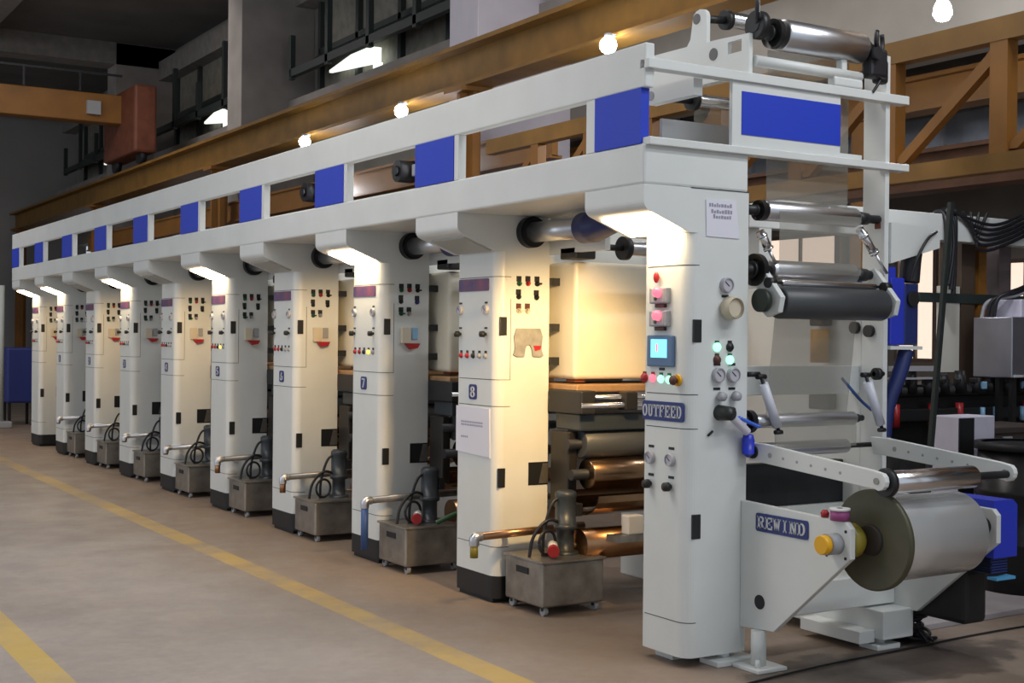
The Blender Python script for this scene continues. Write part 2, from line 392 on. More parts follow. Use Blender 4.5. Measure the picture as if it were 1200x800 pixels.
for j, (y0, y1, z0, z1) in enumerate(((6.05, 6.62, 1.44, 2.88), (4.2, 5.18, 2.15, 2.60), (7.75, 9.1, 2.66, 3.1), (6.05, 6.7, 3.86, 4.06), (5.30, 5.72, 1.25, 1.75), (3.9, 4.9, 4.28, 4.42))):
    wn += 1
    wo = MB().box(8.94, 9.01, y0, y1, z0, z1).build('window_%d' % wn, WINPINK); wo['kind'] = 'structure'
    fr = MB(); ym = (y0 + y1) / 2
    for a, c, e, g in ((y0 - .05, y0, z0, z1), (y1, y1 + .05, z0, z1), (ym - .02, ym + .02, z0, z1), (y0 - .05, y1 + .05, z0 - .05, z0), (y0 - .05, y1 + .05, z1, z1 + .05)):
        fr.box(8.90, 8.95, a, c, e, g)
    fr.build('window_frame', mat('brown_window_frame', (.13, .09, .07), .6), wo)

# crane runway girder on its posts
t = thing('crane_girder', 'long ochre crane runway girder running behind and above the white press', 'crane girder', (2.6, 7, FZ))
MB().box(2.57, 2.63, -3.0, 30.5, 4.32, 4.70).build('web', ORANGE, t)
fl = MB(); fl.box(2.42, 2.78, -3.0, 30.5, 4.69, 4.735); fl.box(2.44, 2.76, -3.0, 30.5, 4.29, 4.325); fl.build('flange', ORANGE, t)
MB().box(2.56, 2.64, -3.0, 30.5, 4.735, 4.80).build('rail', RUST, t)
for y in (-0.65, 6.87, 14.8, 22.25, 29.9):
    MB().box(2.47, 2.73, y - .03, y + .03, FZ, 4.29).box(2.56, 2.64, y - .16, y + .16, FZ, 4.29).box(2.40, 2.80, y - .2, y + .2, 4.24, 4.29).build('post', ORANGE2, t)
# overhead travelling crane far down the hall
t = thing('overhead_crane', 'orange overhead crane bridge crossing the dim far end of the aisle', 'crane', (2.6, 20, 4.735))
MB().box(-11.5, 2.45, 19.8, 20.2, 5.62, 6.16, .02).build('bridge', ORANGE2, t)
MB().box(2.40, 2.82, 18.9, 21.1, 5.0, 6.25, .05).build('end_carriage', RUST, t)
for y in (19.15, 20.85): MB().cyl((2.55, y, 4.98), (2.66, y, 4.98), .18).build('wheel', DARK, t)
rl = MB(); rl.box(-11.5, 2.4, 19.75, 19.78, 6.5, 6.54)
for k in range(14): rl.box(-11.4 + k, -11.36 + k, 19.75, 19.78, 6.16, 6.5)
rl.build('handrail', DARK, t)
MB().box(1.75, 2.0, 19.72, 19.8, 5.75, 6.0).build('bolt_plate', GREY, t)
# lamps hung under the girder
for k, (y, lb) in enumerate(((4.0, 'nearest bright lamp hanging under the girder, just above the press end'), (7.97, 'middle bright lamp hanging under the girder over the press'), (10.75, 'farthest bright lamp hanging under the girder over the press'))):
    z = (4.20, 4.19, 4.18)[k]
    t = thing('hanging_lamp', lb, 'lamp', (2.35, y, z), 'lamps hung along the crane girder')
    MB().cyl((2.35, y, z + .05), (2.35, y, z + .10), .035).box(2.33, 2.42, y - .02, y + .02, z + .08, z + .10).build('lamp_holder', GREY, t)
    MB().ball((2.35, y, z), .075).build('bulb', BULB, t)
    d = bpy.data.lights.new('bulb_light', 'POINT'); d.energy = 30; d.color = (.93, .95, 1); d.shadow_soft_size = .08
    lo = bpy.data.objects.new('bulb_light', d); col.objects.link(lo); lo.parent = t; lo.location = (.40, 0, -.62)
t = thing('hanging_lamp', 'bright bulb lamp at the top right above the ochre truss', 'lamp', (3.0, .93, 3.95))
MB().cyl((3, .93, 4.03), (3, .93, 4.14), .04).cyl((3, .93, 4.1), (3, .93, 7.0), .008).build('lamp_holder', GREY, t)
MB().lathe([(0, .0), (.01, .04), (.05, .065), (.10, .06), (.15, .035)], (3, .93, 3.88), (0, 0, 1)).build('bulb', BULB, t)
d = bpy.data.lights.new('bulb_light', 'POINT'); d.energy = 70; d.color = (.93, .95, 1); d.shadow_soft_size = .08
lo = bpy.data.objects.new('bulb_light', d); col.objects.link(lo); lo.parent = t; lo.location = (0, -.1, -.14)
# ochre truss behind the press
t = thing('steel_truss', 'ochre lattice truss with diagonal bracing standing right behind the press end', 'truss', (2.0, 0, FZ))
tb = MB().box(1.95, 2.05, -3.6, 5.4, 3.375, 3.51); tb.build('top_chord', ORANGE, t)
MB().box(1.95, 2.05, -3.6, 5.4, 2.63, 2.735).build('bottom_chord', ORANGE, t)
for k in range(11):
    y = -2.82 + .82 * k
    if y > 5.3: break
    MB().box(1.955, 2.045, y - .06, y + .06, 2.735, 3.375).build('upright', ORANGE2, t)
    MB().prism([(y + .05, 3.36), (y + .11, 3.30), (y + .80, 2.75), (y + .70, 2.75), (y + .0, 3.30)], 'x', 1.97, 2.03).build('diagonal', ORANGE2, t)
for y in (-3.3, 5.2): MB().box(1.94, 2.06, y - .07, y + .07, FZ, 2.63).build('post', ORANGE2, t)
t = MB().box(2.9, 3.05, -3.6, 3.2, 2.72, 2.98).box(2.86, 3.09, -3.6, 3.2, 2.96, 2.99).box(2.86, 3.09, -3.6, 3.2, 2.70, 2.73).box(2.9, 3.05, -3.5, -3.3, FZ, 2.7).box(2.9, 3.05, 2.9, 3.1, FZ, 2.7).build('steel_joist', mat('rust_brown_steel', (0.11, .05, .025), .7, noise=.3))
tag(t, 'rust brown steel joist below and behind the ochre truss', 'joist')

# ------------------------------------------------------------------ the press: one long overhead frame
BX = -0.295
t = thing('overhead_gantry', 'long white double rail frame with blue panels along the top of the press', 'press frame', (BX, 0, 2.437))
MB().box(BX, .40, 0.0, 15.87, 2.437, 2.643, .012).build('lower_rail', WHITE, t)
MB().box(BX, BX + .06, 0.0, 15.87, 2.925, 3.15, .008).build('upper_rail', WHITE, t)
UY = [1.92 + 1.68 * i for i in range(8)] + [15.30]
for i, y in enumerate([None] + UY):
    if y is None: a, c, s0, s1 = .03, .435, .435, .52
    else: a, c, s0, s1 = y + .06, y + .585, y + .005, y + .06
    if c > 15.87: c = 15.87
    MB().box(BX - .002, BX + .05, a, c, 2.643, 2.925).build('blue_panel', BLUE, t)
    MB().box(BX + .004, BX + .058, s0, s1, 2.643, 2.925).build('post', WHITE, t)

# ------------------------------------------------------------------ a print unit
def column_outline(y0, y1, x1=.40, r=.07):
    return arc(r, y0 + r, r, 180, 270, 8) + [(x1, y0), (x1, y1)] + arc(.03, y1 - .03, .03, 90, 180, 4)
def arm_outline():
    return [(.40, 2.205), (0.0, 2.205)] + [(-.25, 2.300)] + arc(BX + .05, 2.352, .05, 250, 180, 5) + [(BX, 2.437), (.40, 2.437)]
def lamp_slab(d0, d1, a=.10, c=.90):
    p, q = Vector((0.0, 2.205)), Vector((-.25, 2.300)); nrm = Vector((q - p)).normalized(); nr = Vector((-abs(nrm.y), -abs(nrm.x)))
    A_, B_ = p + (q - p) * a, p + (q - p) * c
    return [tuple(A_ + nr * d0), tuple(B_ + nr * d0), tuple(B_ + nr * d1), tuple(A_ + nr * d1)]
def add_lamp(t, y0, y1, lit, power, target_dz=-.35):
    MB().prism(lamp_slab(-.004, .012), 'y', y0, y1).build('lamp_panel', PANELLIT if lit else PANELOFF, t, 'glowing warm white lamp panel' if lit else None)
    if lit and power:
        d = bpy.data.lights.new('panel_lamp_light', 'SPOT'); d.energy = power; d.color = (1.0, .64, .27)
        d.spot_size = math.radians(74); d.spot_blend = .85; d.shadow_soft_size = .09
        o = bpy.data.objects.new('panel_lamp_light', d); col.objects.link(o); o.parent = t
        p0 = Vector((-.12, y1 + .06, 2.13)); o.location = p0 - ORIGIN[t.name]
        o.rotation_euler = (Vector((.35, y1 + 1.4, 1.28)) - p0).to_track_quat('-Z', 'Y').to_euler()
def gauge(t, name, c, axis, r, deep=.03, face=GDIAL, rim=LGREY):
    c = Vector(c); d = Vector(axis)
    g = MB().lathe([(0, r), (deep * .8, r), (deep, r * .93), (deep, r * .80), (deep * .75, r * .78)], c, d, 24).build(name, rim, t)
    u = Vector((0, 0, 1)); v = d.cross(u)
    MB().cyl(c + d * (deep * .5), c + d * (deep * .78), r * .80, seg=24).build('dial', face, g)
    q = c + d * (deep * .82)
    MB().tube([q - v * r * .2 - u * r * .15, q + v * r * .45 + u * r * .4], r * .06, 6, 0).build('needle', BLACK, g)
    return g
def tagbar(t, c, axis, wd=.034, h=.012, material=BLACK):
    x, y, z = c
    if axis == 'x': MB().box(x - .003, x + .001, y - wd / 2, y + wd / 2, z - h / 2, z + h / 2).build('label_strip', material, t)
    else: MB().box(x - wd / 2, x + wd / 2, y - .003, y + .001, z - h / 2, z + h / 2).build('label_strip', material, t)
def knob(t, c, d, r=.02, material=BLACK, name='knob'):
    c = Vector(c); d = Vector(d)
    return MB().lathe([(0, r * .5), (.016, r * .5), (.018, r), (.045, r * .92), (.048, 0)], c, d, 18).build(name, material, t)
def button(t, c, d, material, lab=BLACK, r=.014, up=.026):
    c = Vector(c); d = Vector(d)
    b_ = MB().lathe([(0, r * 1.25), (.006, r * 1.25), (.007, r), (.016, r * .9), (.018, 0)], c, d, 16).build('push_button', material, t)
    if lab:
        if abs(d.x) > .5: MB().box(c.x - .004, c.x + .001, c.y - .014, c.y + .014, c.z + .014, c.z + up + .008).build('label_strip', lab, t)
        else: MB().box(c.x - .014, c.x + .014, c.y - .004, c.y + .001, c.z + .014, c.z + up + .008).build('label_strip', lab, t)
    return b_
def seams(t, y0, y1, zs, x_end=.105):
    w_ = .004
    for z in zs:
        mb = MB()
        r = .07; path = [(0, y1 - .035)] + arc(r, y0 + r, r, 180, 270, 8) + [(x_end, y0)]
        for a, c in zip(path[:-1], path[1:]):
            a, c = Vector(a), Vector(c); d = (c - a).normalized(); nn = Vector((-d.y, d.x)) * -.0012
            mb.prism([tuple(a + nn), tuple(c + nn), tuple(c - nn), tuple(a - nn)], 'z', z - w_ / 2, z + w_ / 2)
        mb.build('panel_seam', SEAM, t)
def slot(t, x0, x1, y, z0, z1):
    return MB().box(x0, x1, y - .004, y + .01, z0, z1, .003).build('vent_slot', BLACK, t)
def roller(t, x0, x1, y, z, r, material, shaft=.03, name='roller', shaft_r=None):
    o = MB().lathe([(0, r * .9), (.008, r), (x1 - x0 - .008, r), (x1 - x0, r * .9), (x1 - x0, 0)], (x0, y, z), (1, 0, 0), 36)
    o.ring((x0, y, z), (1, 0, 0), r * .9, 0, 36)
    o = o.build(name, material, t)
    MB().cyl((x0 - shaft, y, z), (x1 + (shaft if shaft_r is None else shaft_r), y, z), r * .35).build('shaft', DARK, o)
    return o
WORDS = ['first', 'second', 'third', 'fourth', 'fifth', 'sixth', 'seventh', 'eighth', 'ninth']
LIT = {1: 42, 3: 36, 5: 28, 7: 22, 8: 14}
def print_unit(i):
    Y = UY[i]; num = 8 - i
    end = i == 8
    if i == 0: lb = 'white press unit with blue number 8 plate and paper notice, lit warm beside the outfeed'
    elif end: lb = 'last white press unit at the far end of the long press'
    else: lb = 'white press unit with blue number %d plate, %s%s from the outfeed' % (num, WORDS[i], ', lamp glowing' if i in LIT else ', lamp off')
    t = thing('print_unit', lb, 'printing unit', (0, Y, FZ), 'print units of the press')
    y1 = Y + (.515 if not end else .55)
    MB().prism(column_outline(Y, y1), 'z', .115, 2.206).build('column_cover', WHITE, t)
    pl = MB().prism(column_outline(Y + .004, y1 - .004, .396), 'z', FZ + .03, .115); pl.prism([(.02, Y + .05), (.38, Y + .05), (.38, y1 - .03), (.02, y1 - .03)], 'z', FZ, FZ + .03); pl.build('plinth', PLINTH, t)
    MB().prism(arm_outline(), 'y', Y + .002, y1 + (.055 if not end else 0)).build('bracket_arm', WHITE, t)
    add_lamp(t, Y + .04, y1 - .04, i in LIT, LIT.get(i, 0))
    seams(t, Y, y1, (2.043, 1.379, 1.207, .302))
    # front control face
    MB().prism(rrect(Y + .10, Y + .49, 1.955, 2.035, .012), 'x', -.006, .001).build('name_plate', PLATE, t, 'blunt maroon and blue name plate')
    for yy in (Y + .135, Y + .47):
        gauge(t, 'pressure_gauge', (.001, yy, 1.832), (-1, 0, 0), .031, .022)
        tagbar(t, (0, yy, 1.877), 'x'); tagbar(t, (0, yy, 1.712), 'x'); knob(t, (.001, yy, 1.672), (-1, 0, 0), .021)
    cols = [RED, RED, BLACK, YELLIT if i in (1, 3) else GREY, GREY]
    for k in range(5): button(t, (.001, Y + .455 - .08 * k, 1.530), (-1, 0, 0), cols[k], BLACK, .015)
    if not end:
        p = MB().prism(rrect(Y + .243, Y + .345, 1.242, 1.341, .02), 'x', -.005, .001).build('number_plate', NAVY, t)
        lettering(MB(), str(num), -.005, Y + .325, Y + .263, 1.256, 1.327, 1.0).build('number', SIGNW, p)
    # end face
    for k, (x, z, mm) in enumerate(((.163, 2.016, GREEN), (.231, 2.018, RED), (.301, 2.018, BLACK), (.160, 1.93, BLACK), (.297, 1.928, NAVY if i == 1 else BLACK), (.162, 1.839, GREEN if i else BEIGE), (.229, 1.84, GREY if i else BEIGE))):
        s_ = MB().box(x - .019, x + .019, Y - .004, Y + .001, z - .002, z + .034, .001)
        o = s_.build('selector_switch', BLACK if mm != BEIGE else BROWNP, t)
        k_ = MB().lathe([(0, .017), (.012, .017), (.013, .013), (.022, .012), (.023, 0)], (x, Y + .001, z - .014), (0, -1, 0), 16)
        if k in (2, 5): k_.box(x - .006, x + .022, Y - .032, Y - .02, z - .02, z - .008)
        k_.build('switch_knob', mm, o)
    slot(t, .024, .075, Y, 1.664, 1.784); slot(t, .02, .073, Y, .686, .81)
    MB().box(.102, .105, Y - .0015, Y + .002, 1.379, 1.90).build('panel_seam', SEAM, t)
    hb = MB().box(.25, .402, Y - .002, Y + .12, .69, .84)
    hb.build('side_opening', BLACK, t)
    MB().prism([(.33, .70), (.40, .70), (.40, .83), (.36, .83)], 'y', Y - .006, Y - .001).build('opening_guard', STEEL, t)
    if i == 0:
        v = [(.127, 1.66), (.145, 1.712), (.325, 1.712), (.345, 1.66), (.338, 1.57), (.352, 1.535), (.33, 1.525), (.27, 1.53), (.262, 1.58), (.235, 1.605), (.212, 1.58), (.205, 1.53), (.15, 1.527), (.122, 1.54), (.132, 1.57)]
        h = MB()
        h.prism([(.127, 1.66), (.145, 1.712), (.325, 1.712), (.345, 1.66), (.338, 1.605), (.132, 1.605)], 'y', Y - .012, Y + .001)
        h.prism([(.132, 1.605), (.225, 1.605), (.212, 1.58), (.205, 1.53), (.15, 1.527), (.122, 1.54), (.132, 1.57)], 'y', Y - .012, Y + .001)
        h.prism([(.245, 1.605), (.338, 1.605), (.338, 1.57), (.352, 1.535), (.33, 1.525), (.27, 1.53), (.262, 1.58)], 'y', Y - .012, Y + .001)
        h = h.build('tool_pouch', mat('grey_pouch_cloth', (.30, .30, .29), .8, noise=.25, nscale=20), t, 'grey arch shaped pouch')
        MB().prism([(.272, 1.60), (.332, 1.60), (.325, 1.575), (.285, 1.565)], 'y', Y - .015, Y - .011).build('red_flap', RED, h)
    else:
        h = MB().box(.16, .235, Y - .03, Y + .001, 1.60, 1.72, .004).build('tool_pouch', BEIGE, t, 'small beige pouch over a red pocket')
        MB().prism([(.19, 1.60), (.31, 1.60), (.29, 1.565), (.23, 1.555)], 'y', Y - .04, Y + .001).build('red_pocket', RED, h)
        MB().box(.255, .305, Y - .012, Y + .001, 1.63, 1.72, .004).build('tag_card', PALEBLUE if i == 1 else GREY, h)
    # drain pipe along the end face
    yp = Y - .10
    z = (.40, .44, .45, .46, .44, .45, .46, .46, .46)[i]; xe = (-.21, -.17, -.14, -.13, -.12, -.1, -.1, -.1, -.1)[i]
    if i < 8:
        MB().cyl((xe + .03, yp, z), (.62, yp, z + .02), .026, seg=16).build('drain_pipe', COPPER if i == 0 else (STEEL if i < 4 else SATIN), t)
        MB().tube([(xe + .05, yp, z), (xe, yp, z), (xe, yp, z - .055)], .032, 12).build('pipe_elbow', SATIN, t)
        if i == 1: MB().cyl((xe, yp, .08), (xe, yp, z - .04), .028, seg=14).build('pipe_tail', BLUEH, t)
        else: MB().cyl((xe, yp, z - (.13 if i < 4 else .07)), (xe, yp, z - .04), .026, seg=14).build('pipe_tail', (OLIVE if i == 0 else COPPER), t)
        MB().box(.05, .09, yp, Y + .002, z - .01, z + .01).build('pipe_clip', STEEL, t)
    # drive side frame, dryer hood, cylinders
    MB().box(1.38, 1.70, Y, y1, FZ, 2.437, .01).build('drive_side_cover', WHITE, t)
    MB().box(.38, 1.42, Y + .1, y1 - .05, 2.437 - .3, 2.437, .01).build('top_tie', WHITE, t)
    if not end:
        h = MB().box(.47, 1.30, Y - .20, Y + .45, 1.385, 2.15, .03, 4).build('dryer_hood', CREAM, t)
        MB().box(.50, .58, Y - .16, Y - .06, 1.365, 1.39).build('hood_latch', RUST, h)
        for zb in (2.02, 1.72, 1.50): MB().box(.402, .47, Y - .02, Y + .04, zb - .025, zb + .025).build('hood_hinge', BLACK, h)
        MB().box(.42, 1.36, Y - .30, Y + .30, 1.305, 1.355, .01).build('web_tray', mat('inky_copper_tray', (.50, .30, .15), .45, .5, noise=.25), t)
        for zb, yy, r in ((1.275, Y - .36, .016), (1.225, Y - .39, .018)): MB().cyl((.39, yy, zb), (1.38, yy, zb), r).build('guide_bar', CHROME, t)
        MB().box(.385, .50, Y - .40, Y - .02, 1.17, 1.32, .01).build('bar_bracket', DARK, t)
        MB().box(.72, .82, Y - .42, Y - .33, 1.19, 1.31, .01).build('bar_clamp', DARK, t)
        MB().box(.42, 1.38, Y - .34, Y - .06, 1.06, 1.17, .01).build('doctor_holder', GREYBLUE, t)
        roller(t, .48, 1.30, Y - .25, .97, .095, RUBBER, .1, 'impression_roller')
        roller(t, .50, 1.26, Y - .30, .78, .10, BRONZE, .12, 'print_cylinder')
        MB().box(.40, .47, Y - .24, Y - .03, .55, 1.05, .01).build('bearing_frame', mat('oily_black_iron', (.014, .011, .009), .5), t)
        pan = MB()
        for k in range(10):
            a, c = math.radians(180 + 18 * k), math.radians(198 + 18 * k)
            P = lambda an, r: (Y - .30 + r * math.cos(an), .66 + r * math.sin(an) * .7)
            pan.prism([P(a, .19), P(c, .19), P(c, .20), P(a, .20)], 'x', .46, 1.34)
        pan.build('ink_pan', BRONZE, t)
        lo_ = MB().lathe([(0, 0), (0, .10), (.95, .10), (.95, 0)], (.42, Y - .34, .34), (1, 0, 0), 28).build('lower_trough', COPPER, t)
        for x in (.62, .83): MB().box(x, x + .12, Y - .60, Y - .52, .42, .54, .008).build('end_block', mat('off_white_block', (.6, .58, .54), .5), t)
        MB().box(.52, 1.30, Y - .62, Y - .50, .38, .42).box(1.24, 1.40, Y - .62, Y - .1, .38, .42).build('block_shelf', STEEL, t)
        # air duct with black reducer under the rail
        MB().cyl((.24, Y + .005, 2.335), (.24, Y - .62, 2.325), .065, seg=24).build('air_duct', SATIN, t)
        MB().lathe([(-.01, .06), (0, .10), (.06, .10), (.07, .065)], (.24, Y + .002, 2.335), (0, -1, 0)).build('duct_flange', DARK, t)
        MB().lathe([(0, .0), (0, .095), (.12, .095), (.41, .03), (.42, 0)], (.24, Y - .62, 2.325), (0, -1, 0)).build('duct_reducer', DBLUE, t)
        MB().box(.40, .56, Y - .30, Y - .12, 2.16, 2.24, .01).build('sensor_box', BLACK, t)
        rr = roller(t, .62, 1.34, Y - .55, 2.22, .045, SATIN, .02, 'guide_roller')
        MB().cyl((.58, Y - .55, 2.22), (.62, Y - .55, 2.22), .075).cyl((.42, Y - .55, 2.22), (.60, Y - .55, 2.22), .02).build('roller_bearing', DARK, rr)
        MB().box(.40, .44, Y - .62, Y + .1, 2.20, 2.437).build('roller_bracket', WHITE, t)
    return t
for i in range(9): print_unit(i)

# ink tanks standing between the units
def ink_tank(i):
    Y = UY[i] - .03; x0 = (.05, -.03, -.01, .0, .0, .02, .02, .03)[i]
    t = thing('ink_tank', 'stainless ink tank with pump motor on the floor %s' % ('beside unit number %d' % (8 - i)), 'ink tank', (x0 + .22, Y - .24, FZ), 'ink tanks standing between the press units')
    x1, ya, yb, z0, z1 = x0 + .46, Y - .46, Y - .02, FZ + .055, .28
    if i == 2: x1 += .06
    b = MB().box(x0, x1, ya, yb, z0, z1 - .012, .012, 2).build('tank_body', STEEL, t)
    MB().box(x0 - .012, x1 + .012, ya - .012, yb + .01, z1 - .016, z1, .004).build('tank_lid', STEEL, t)
    MB().box(x0 - .006, x0, ya + .16, ya + .30, z1 - .10, z1 - .06, .002).build('grip_hole', DARK, b)
    for sx in (x0 + .04, x1 - .04):
        for sy in (ya + .04, yb - .04):
            c = MB().cyl((sx - .014, sy, FZ + .028), (sx + .014, sy, FZ + .028), .028, seg=14).build('caster', GREY, t)
            MB().box(sx - .018, sx + .018, sy - .012, sy + .012, FZ + .03, z0).build('caster_fork', DARK, c)
    mx, my = x0 + .30, ya + .20
    MB().lathe([(0, .085), (.03, .085), (.03, .055), (.16, .055), (.17, .075), (.20, .075), (.20, .066), (.36, .066), (.375, .07), (.40, .068), (.415, .05), (.415, 0)], (mx, my, z1 - .01), (0, 0, 1)).build('pump_motor', GREYBLUE, t)
    MB().box(mx + .05, mx + .10, my - .05, my + .05, z1 + .24, z1 + .32, .006).build('terminal_box', DARK, t)
    MB().tube([(mx - .05, my, z1 + .36), (mx - .11, my, z1 + .33), (mx - .17, my, z1 + .14), (mx - .17, my, z1)], .011, 10).build('suction_hose', CABLE, t)
    MB().tube([(mx - .04, my, z1 + .20), (mx - .15, my - .02, z1 + .24), (mx - .25, my, z1 + .13), (mx - .27, my, z1)], .011, 10).build('return_hose', CABLE, t)
    MB().torus((mx - .15, my - .02, z1 + .085), (.25, -.97, 0), .075, .010).build('hose_loop', CABLE, t)
    if i < 2:
        c = MB().cyl((x0 + .13, ya + .08, z1 + .05), (x0 + .19, ya + .18, z1 + .065), .032).build('valve_body', mat('white_plastic', (.7, .7, .68), .4), t)
        MB().cyl((x0 + .115, ya + .055, z1 + .046), (x0 + .135, ya + .09, z1 + .051), .037).build('red_cap', RED, c)
    if i == 1:
        MB().tube([(x0 + .28, ya + .06, z1 + .01), (x0 + .40, ya + .02, z1 + .07), (x0 + .62, ya + .05, z1 + .12)], .018, 10).build('green_hose', GREENH, t)
    else:
        MB().tube([(mx + .06, my, z1 + .05), (mx + .18, my, z1 + .05), (mx + .22, my - .05, z1 + .10), (mx + .30, my - .06, z1 + .12)], .016, 10).build('outlet_pipe', STEEL, t)
for i in range(8): ink_tank(i)

# ------------------------------------------------------------------ the outfeed end of the press
t = thing('outfeed_unit', 'white outfeed station at the near end of the press, carrying the blue OUTFEED sign', 'outfeed station', (0.2, 0, FZ))
OUT = t
MB().prism(column_outline(0, .378, .405), 'z', -.005, 2.206).build('column_cover', WHITE, t)
MB().prism([(p[0] if p[0] < .3 else .405, p[1]) for p in arm_outline()], 'y', .001, .52).build('bracket_arm', WHITE, t)
add_lamp(t, .03, .46, True, 215)
seams(t, 0, .378, (2.037, 1.364, 1.186, .178), .07)
MB().box(.01, .405, -.0015, .002, 2.434, 2.438).build('panel_seam', SEAM, t)
for x, y in ((.30, .05), (.20, .30)):
    MB().box(x - .12, x + .16, y - .10, y + .05, FZ, FZ + .03, .004).cyl((x, y, FZ + .03), (x, y, 0.0), .035).build('foot', WHITE, t)
# front face
p = MB().prism(rrect(.022, .374, 1.219, 1.321, .02), 'x', -.006, .001).build('outfeed_sign', NAVY, t, 'blue sign reading OUTFEED')
lettering(MB(), 'OUTFEED', -.006, .372, .036, 1.238, 1.303, .88).build('sign_letters', SIGNW, p)
for z in (1.882, 1.760):
    b = MB().box(-.032, .001, .143, .293, z - .042, z + .042, .006).build('alarm_box', GREY, t)
    MB().box(-.034, -.030, .165, .271, z - .036, z + .036, .002).build('box_face', LGREY, b)
    MB().lathe([(0, .028), (.02, .026), (.032, .014), (.034, 0)], (-.034, .208, z + .016), (-1, 0, 0)).build('red_lamp', REDLIT, b)
    MB().cyl((-.034, .232, z - .018), (-.040, .232, z - .018), .010).build('small_button', GREENLIT if False else GREENH, b)
    MB().box(-.02, .001, .178, .258, z - .064, z - .044, .003).build('box_label', BROWNP, b)
MB().ball((-.02, .245, 1.979), .020, (.7, 1, 1.5)).build('warning_tag', RED, t)
b = MB().box(-.022, .001, .102, .322, 1.505, 1.672, .008).build('touch_screen', BEZEL, t)
MB().box(-.026, -.02, .147, .280, 1.553, 1.650).build('display', SCREEN, b)
MB().box(-.0275, -.025, .222, .232, 1.585, 1.625).build('display_mark', REDLIT, b)
MB().box(-.004, .001, .19, .235, 1.486, 1.499).build('label_strip', BLACK, t)
button(t, (.001, .362, 1.442), (-1, 0, 0), RED, BROWNP, .022)
button(t, (.001, .289, 1.442), (-1, 0, 0), REDLIT, RED, .018)
button(t, (.001, .219, 1.440), (-1, 0, 0), GREENLIT, GREEN, .018)
button(t, (.001, .150, 1.438), (-1, 0, 0), GREENLIT, GREEN, .018)
k_ = MB().cyl((.001, .076, 1.437), (-.012, .076, 1.437), .03).build('emergency_ring', YELLOW, t)
MB().lathe([(0, .012), (.02, .014), (.022, .026), (.036, .022), (.038, 0)], (-.01, .076, 1.437), (-1, 0, 0)).build('emergency_stop', BROWNP, k_)
for yy in (.297, .126):
    gauge(t, 'pressure_gauge', (.001, yy, 1.018), (-1, 0, 0), .034, .026)
    tagbar(t, (0, yy, 1.078), 'x', .045, .014); tagbar(t, (0, yy, .926), 'x', .045, .014)
    knob(t, (.001, yy + .006, .877), (-1, 0, 0), .025)
# end face
slot(t, .035, .088, 0, 1.636, 1.755); slot(t, .040, .095, 0, .614, .742)
gauge(t, 'pressure_gauge', (.247, .001, 1.939), (0, -1, 0), .040, .03); tagbar(t, (.245, 0, 1.880), 'y', .045, .014)
MB().lathe([(0, .05), (.015, .05), (.02, .062), (.07, .058), (.075, .052), (.06, .045), (.06, 0)], (.262, .001, 1.818), (0, -1, 0), 28).build('pressure_regulator', BEIGE, t)
for x, z, mm, lab in ((.193, 1.628, GREENLIT, GREEN), (.281, 1.629, BLACK, DARK), (.194, 1.561, BROWNP, BROWNP), (.282, 1.561, GREENLIT, GREEN)):
    button(t, (x, .001, z - .016), (0, -1, 0), mm, lab, .02)
for x, xk in ((.198, .208), (.301, .308)):
    gauge(t, 'pressure_gauge', (x, .001, 1.466), (0, -1, 0), .040, .028)
    tagbar(t, (x - .003, 0, 1.522), 'y', .045, .013); tagbar(t, (x - .003, 0, 1.394), 'y', .045, .013)
    knob(t, (xk, .001, 1.354), (0, -1, 0), .026, LGREY)
MB().tube([(.135, -.006, 1.150), (.165, -.006, 1.172)], .007, 8, 0).build('small_clip', BLACK, t)
# bars and the blue panel across the top
MB().box(BX, 1.597, -.03, .045, 3.018, 3.068, .004).build('top_bar', WHITE, t)
MB().box(BX + .01, 1.602, -.03, .045, 2.633, 2.673, .004).build('lower_bar', WHITE, t)
MB().box(.272, 1.062, -.012, .012, 2.672, 3.019).build('panel_plate', WHITE, t)
MB().box(.336, 1.060, -.016, -.010, 2.738, 2.967).build('blue_panel', BLUE, t)
MB().box(1.062, 1.235, -.01, .03, 2.672, 2.70).build('panel_ledge', WHITE, t)
# top bracket plate with round and square holes
br = MB()
P_ = lambda *a: br.prism(a, 'x', .395, .42)
P_((0, 3.068), (.90, 3.068), (.90, 3.31), (.50, 3.30), (.0, 3.285))
br.b.free()
br = MB()
def plate_with_holes(mb, quads, x0, x1):
    for q in quads: mb.prism(q, 'x', x0, x1)
plate_with_holes(br, [
    [(.21, 3.068), (.90, 3.068), (.90, 3.31), (.52, 3.305), (.35, 3.30), (.21, 3.295)],
    [(.0, 3.068), (.21, 3.068), (.21, 3.20), (.0, 3.20)], [(.17, 3.20), (.21, 3.20), (.21, 3.295), (.17, 3.293)],
    [(.0, 3.20), (.06, 3.20), (.06, 3.288), (.0, 3.285)], [(.06, 3.265), (.17, 3.265), (.17, 3.293), (.06, 3.288)],
    [(.52, 3.305), (.49, 3.34), (.47, 3.45)] + [(.41 + .06 * math.cos(a * PI / 6), 3.45 + .045 * math.sin(a * PI / 6)) for a in range(0, 7)] + [(.35, 3.30)]], .395, .42)
br = br.build('top_bracket', WHITE, t)
for y, z, r in ((.435, 3.445, .030), (.289, 3.222, .034)):
    MB().cyl((.391, y, z), (.396, y, z), r, seg=20).build('bracket_hole', mat('dark_hole', (.14, .14, .14), .6), br)
MB().box(.06, .12, .05, .44, 2.93, 3.018).build('inner_plate', WHITE, t)
MB().cyl((.056, .41, 2.975), (.061, .41, 2.975), .026).build('inner_hole', GREY, t)
MB().box(.02, .50, .26, .28, 2.673, 2.83).build('inner_guard', mat('shaded_grey_paint', (.40, .40, .40), .5), t)
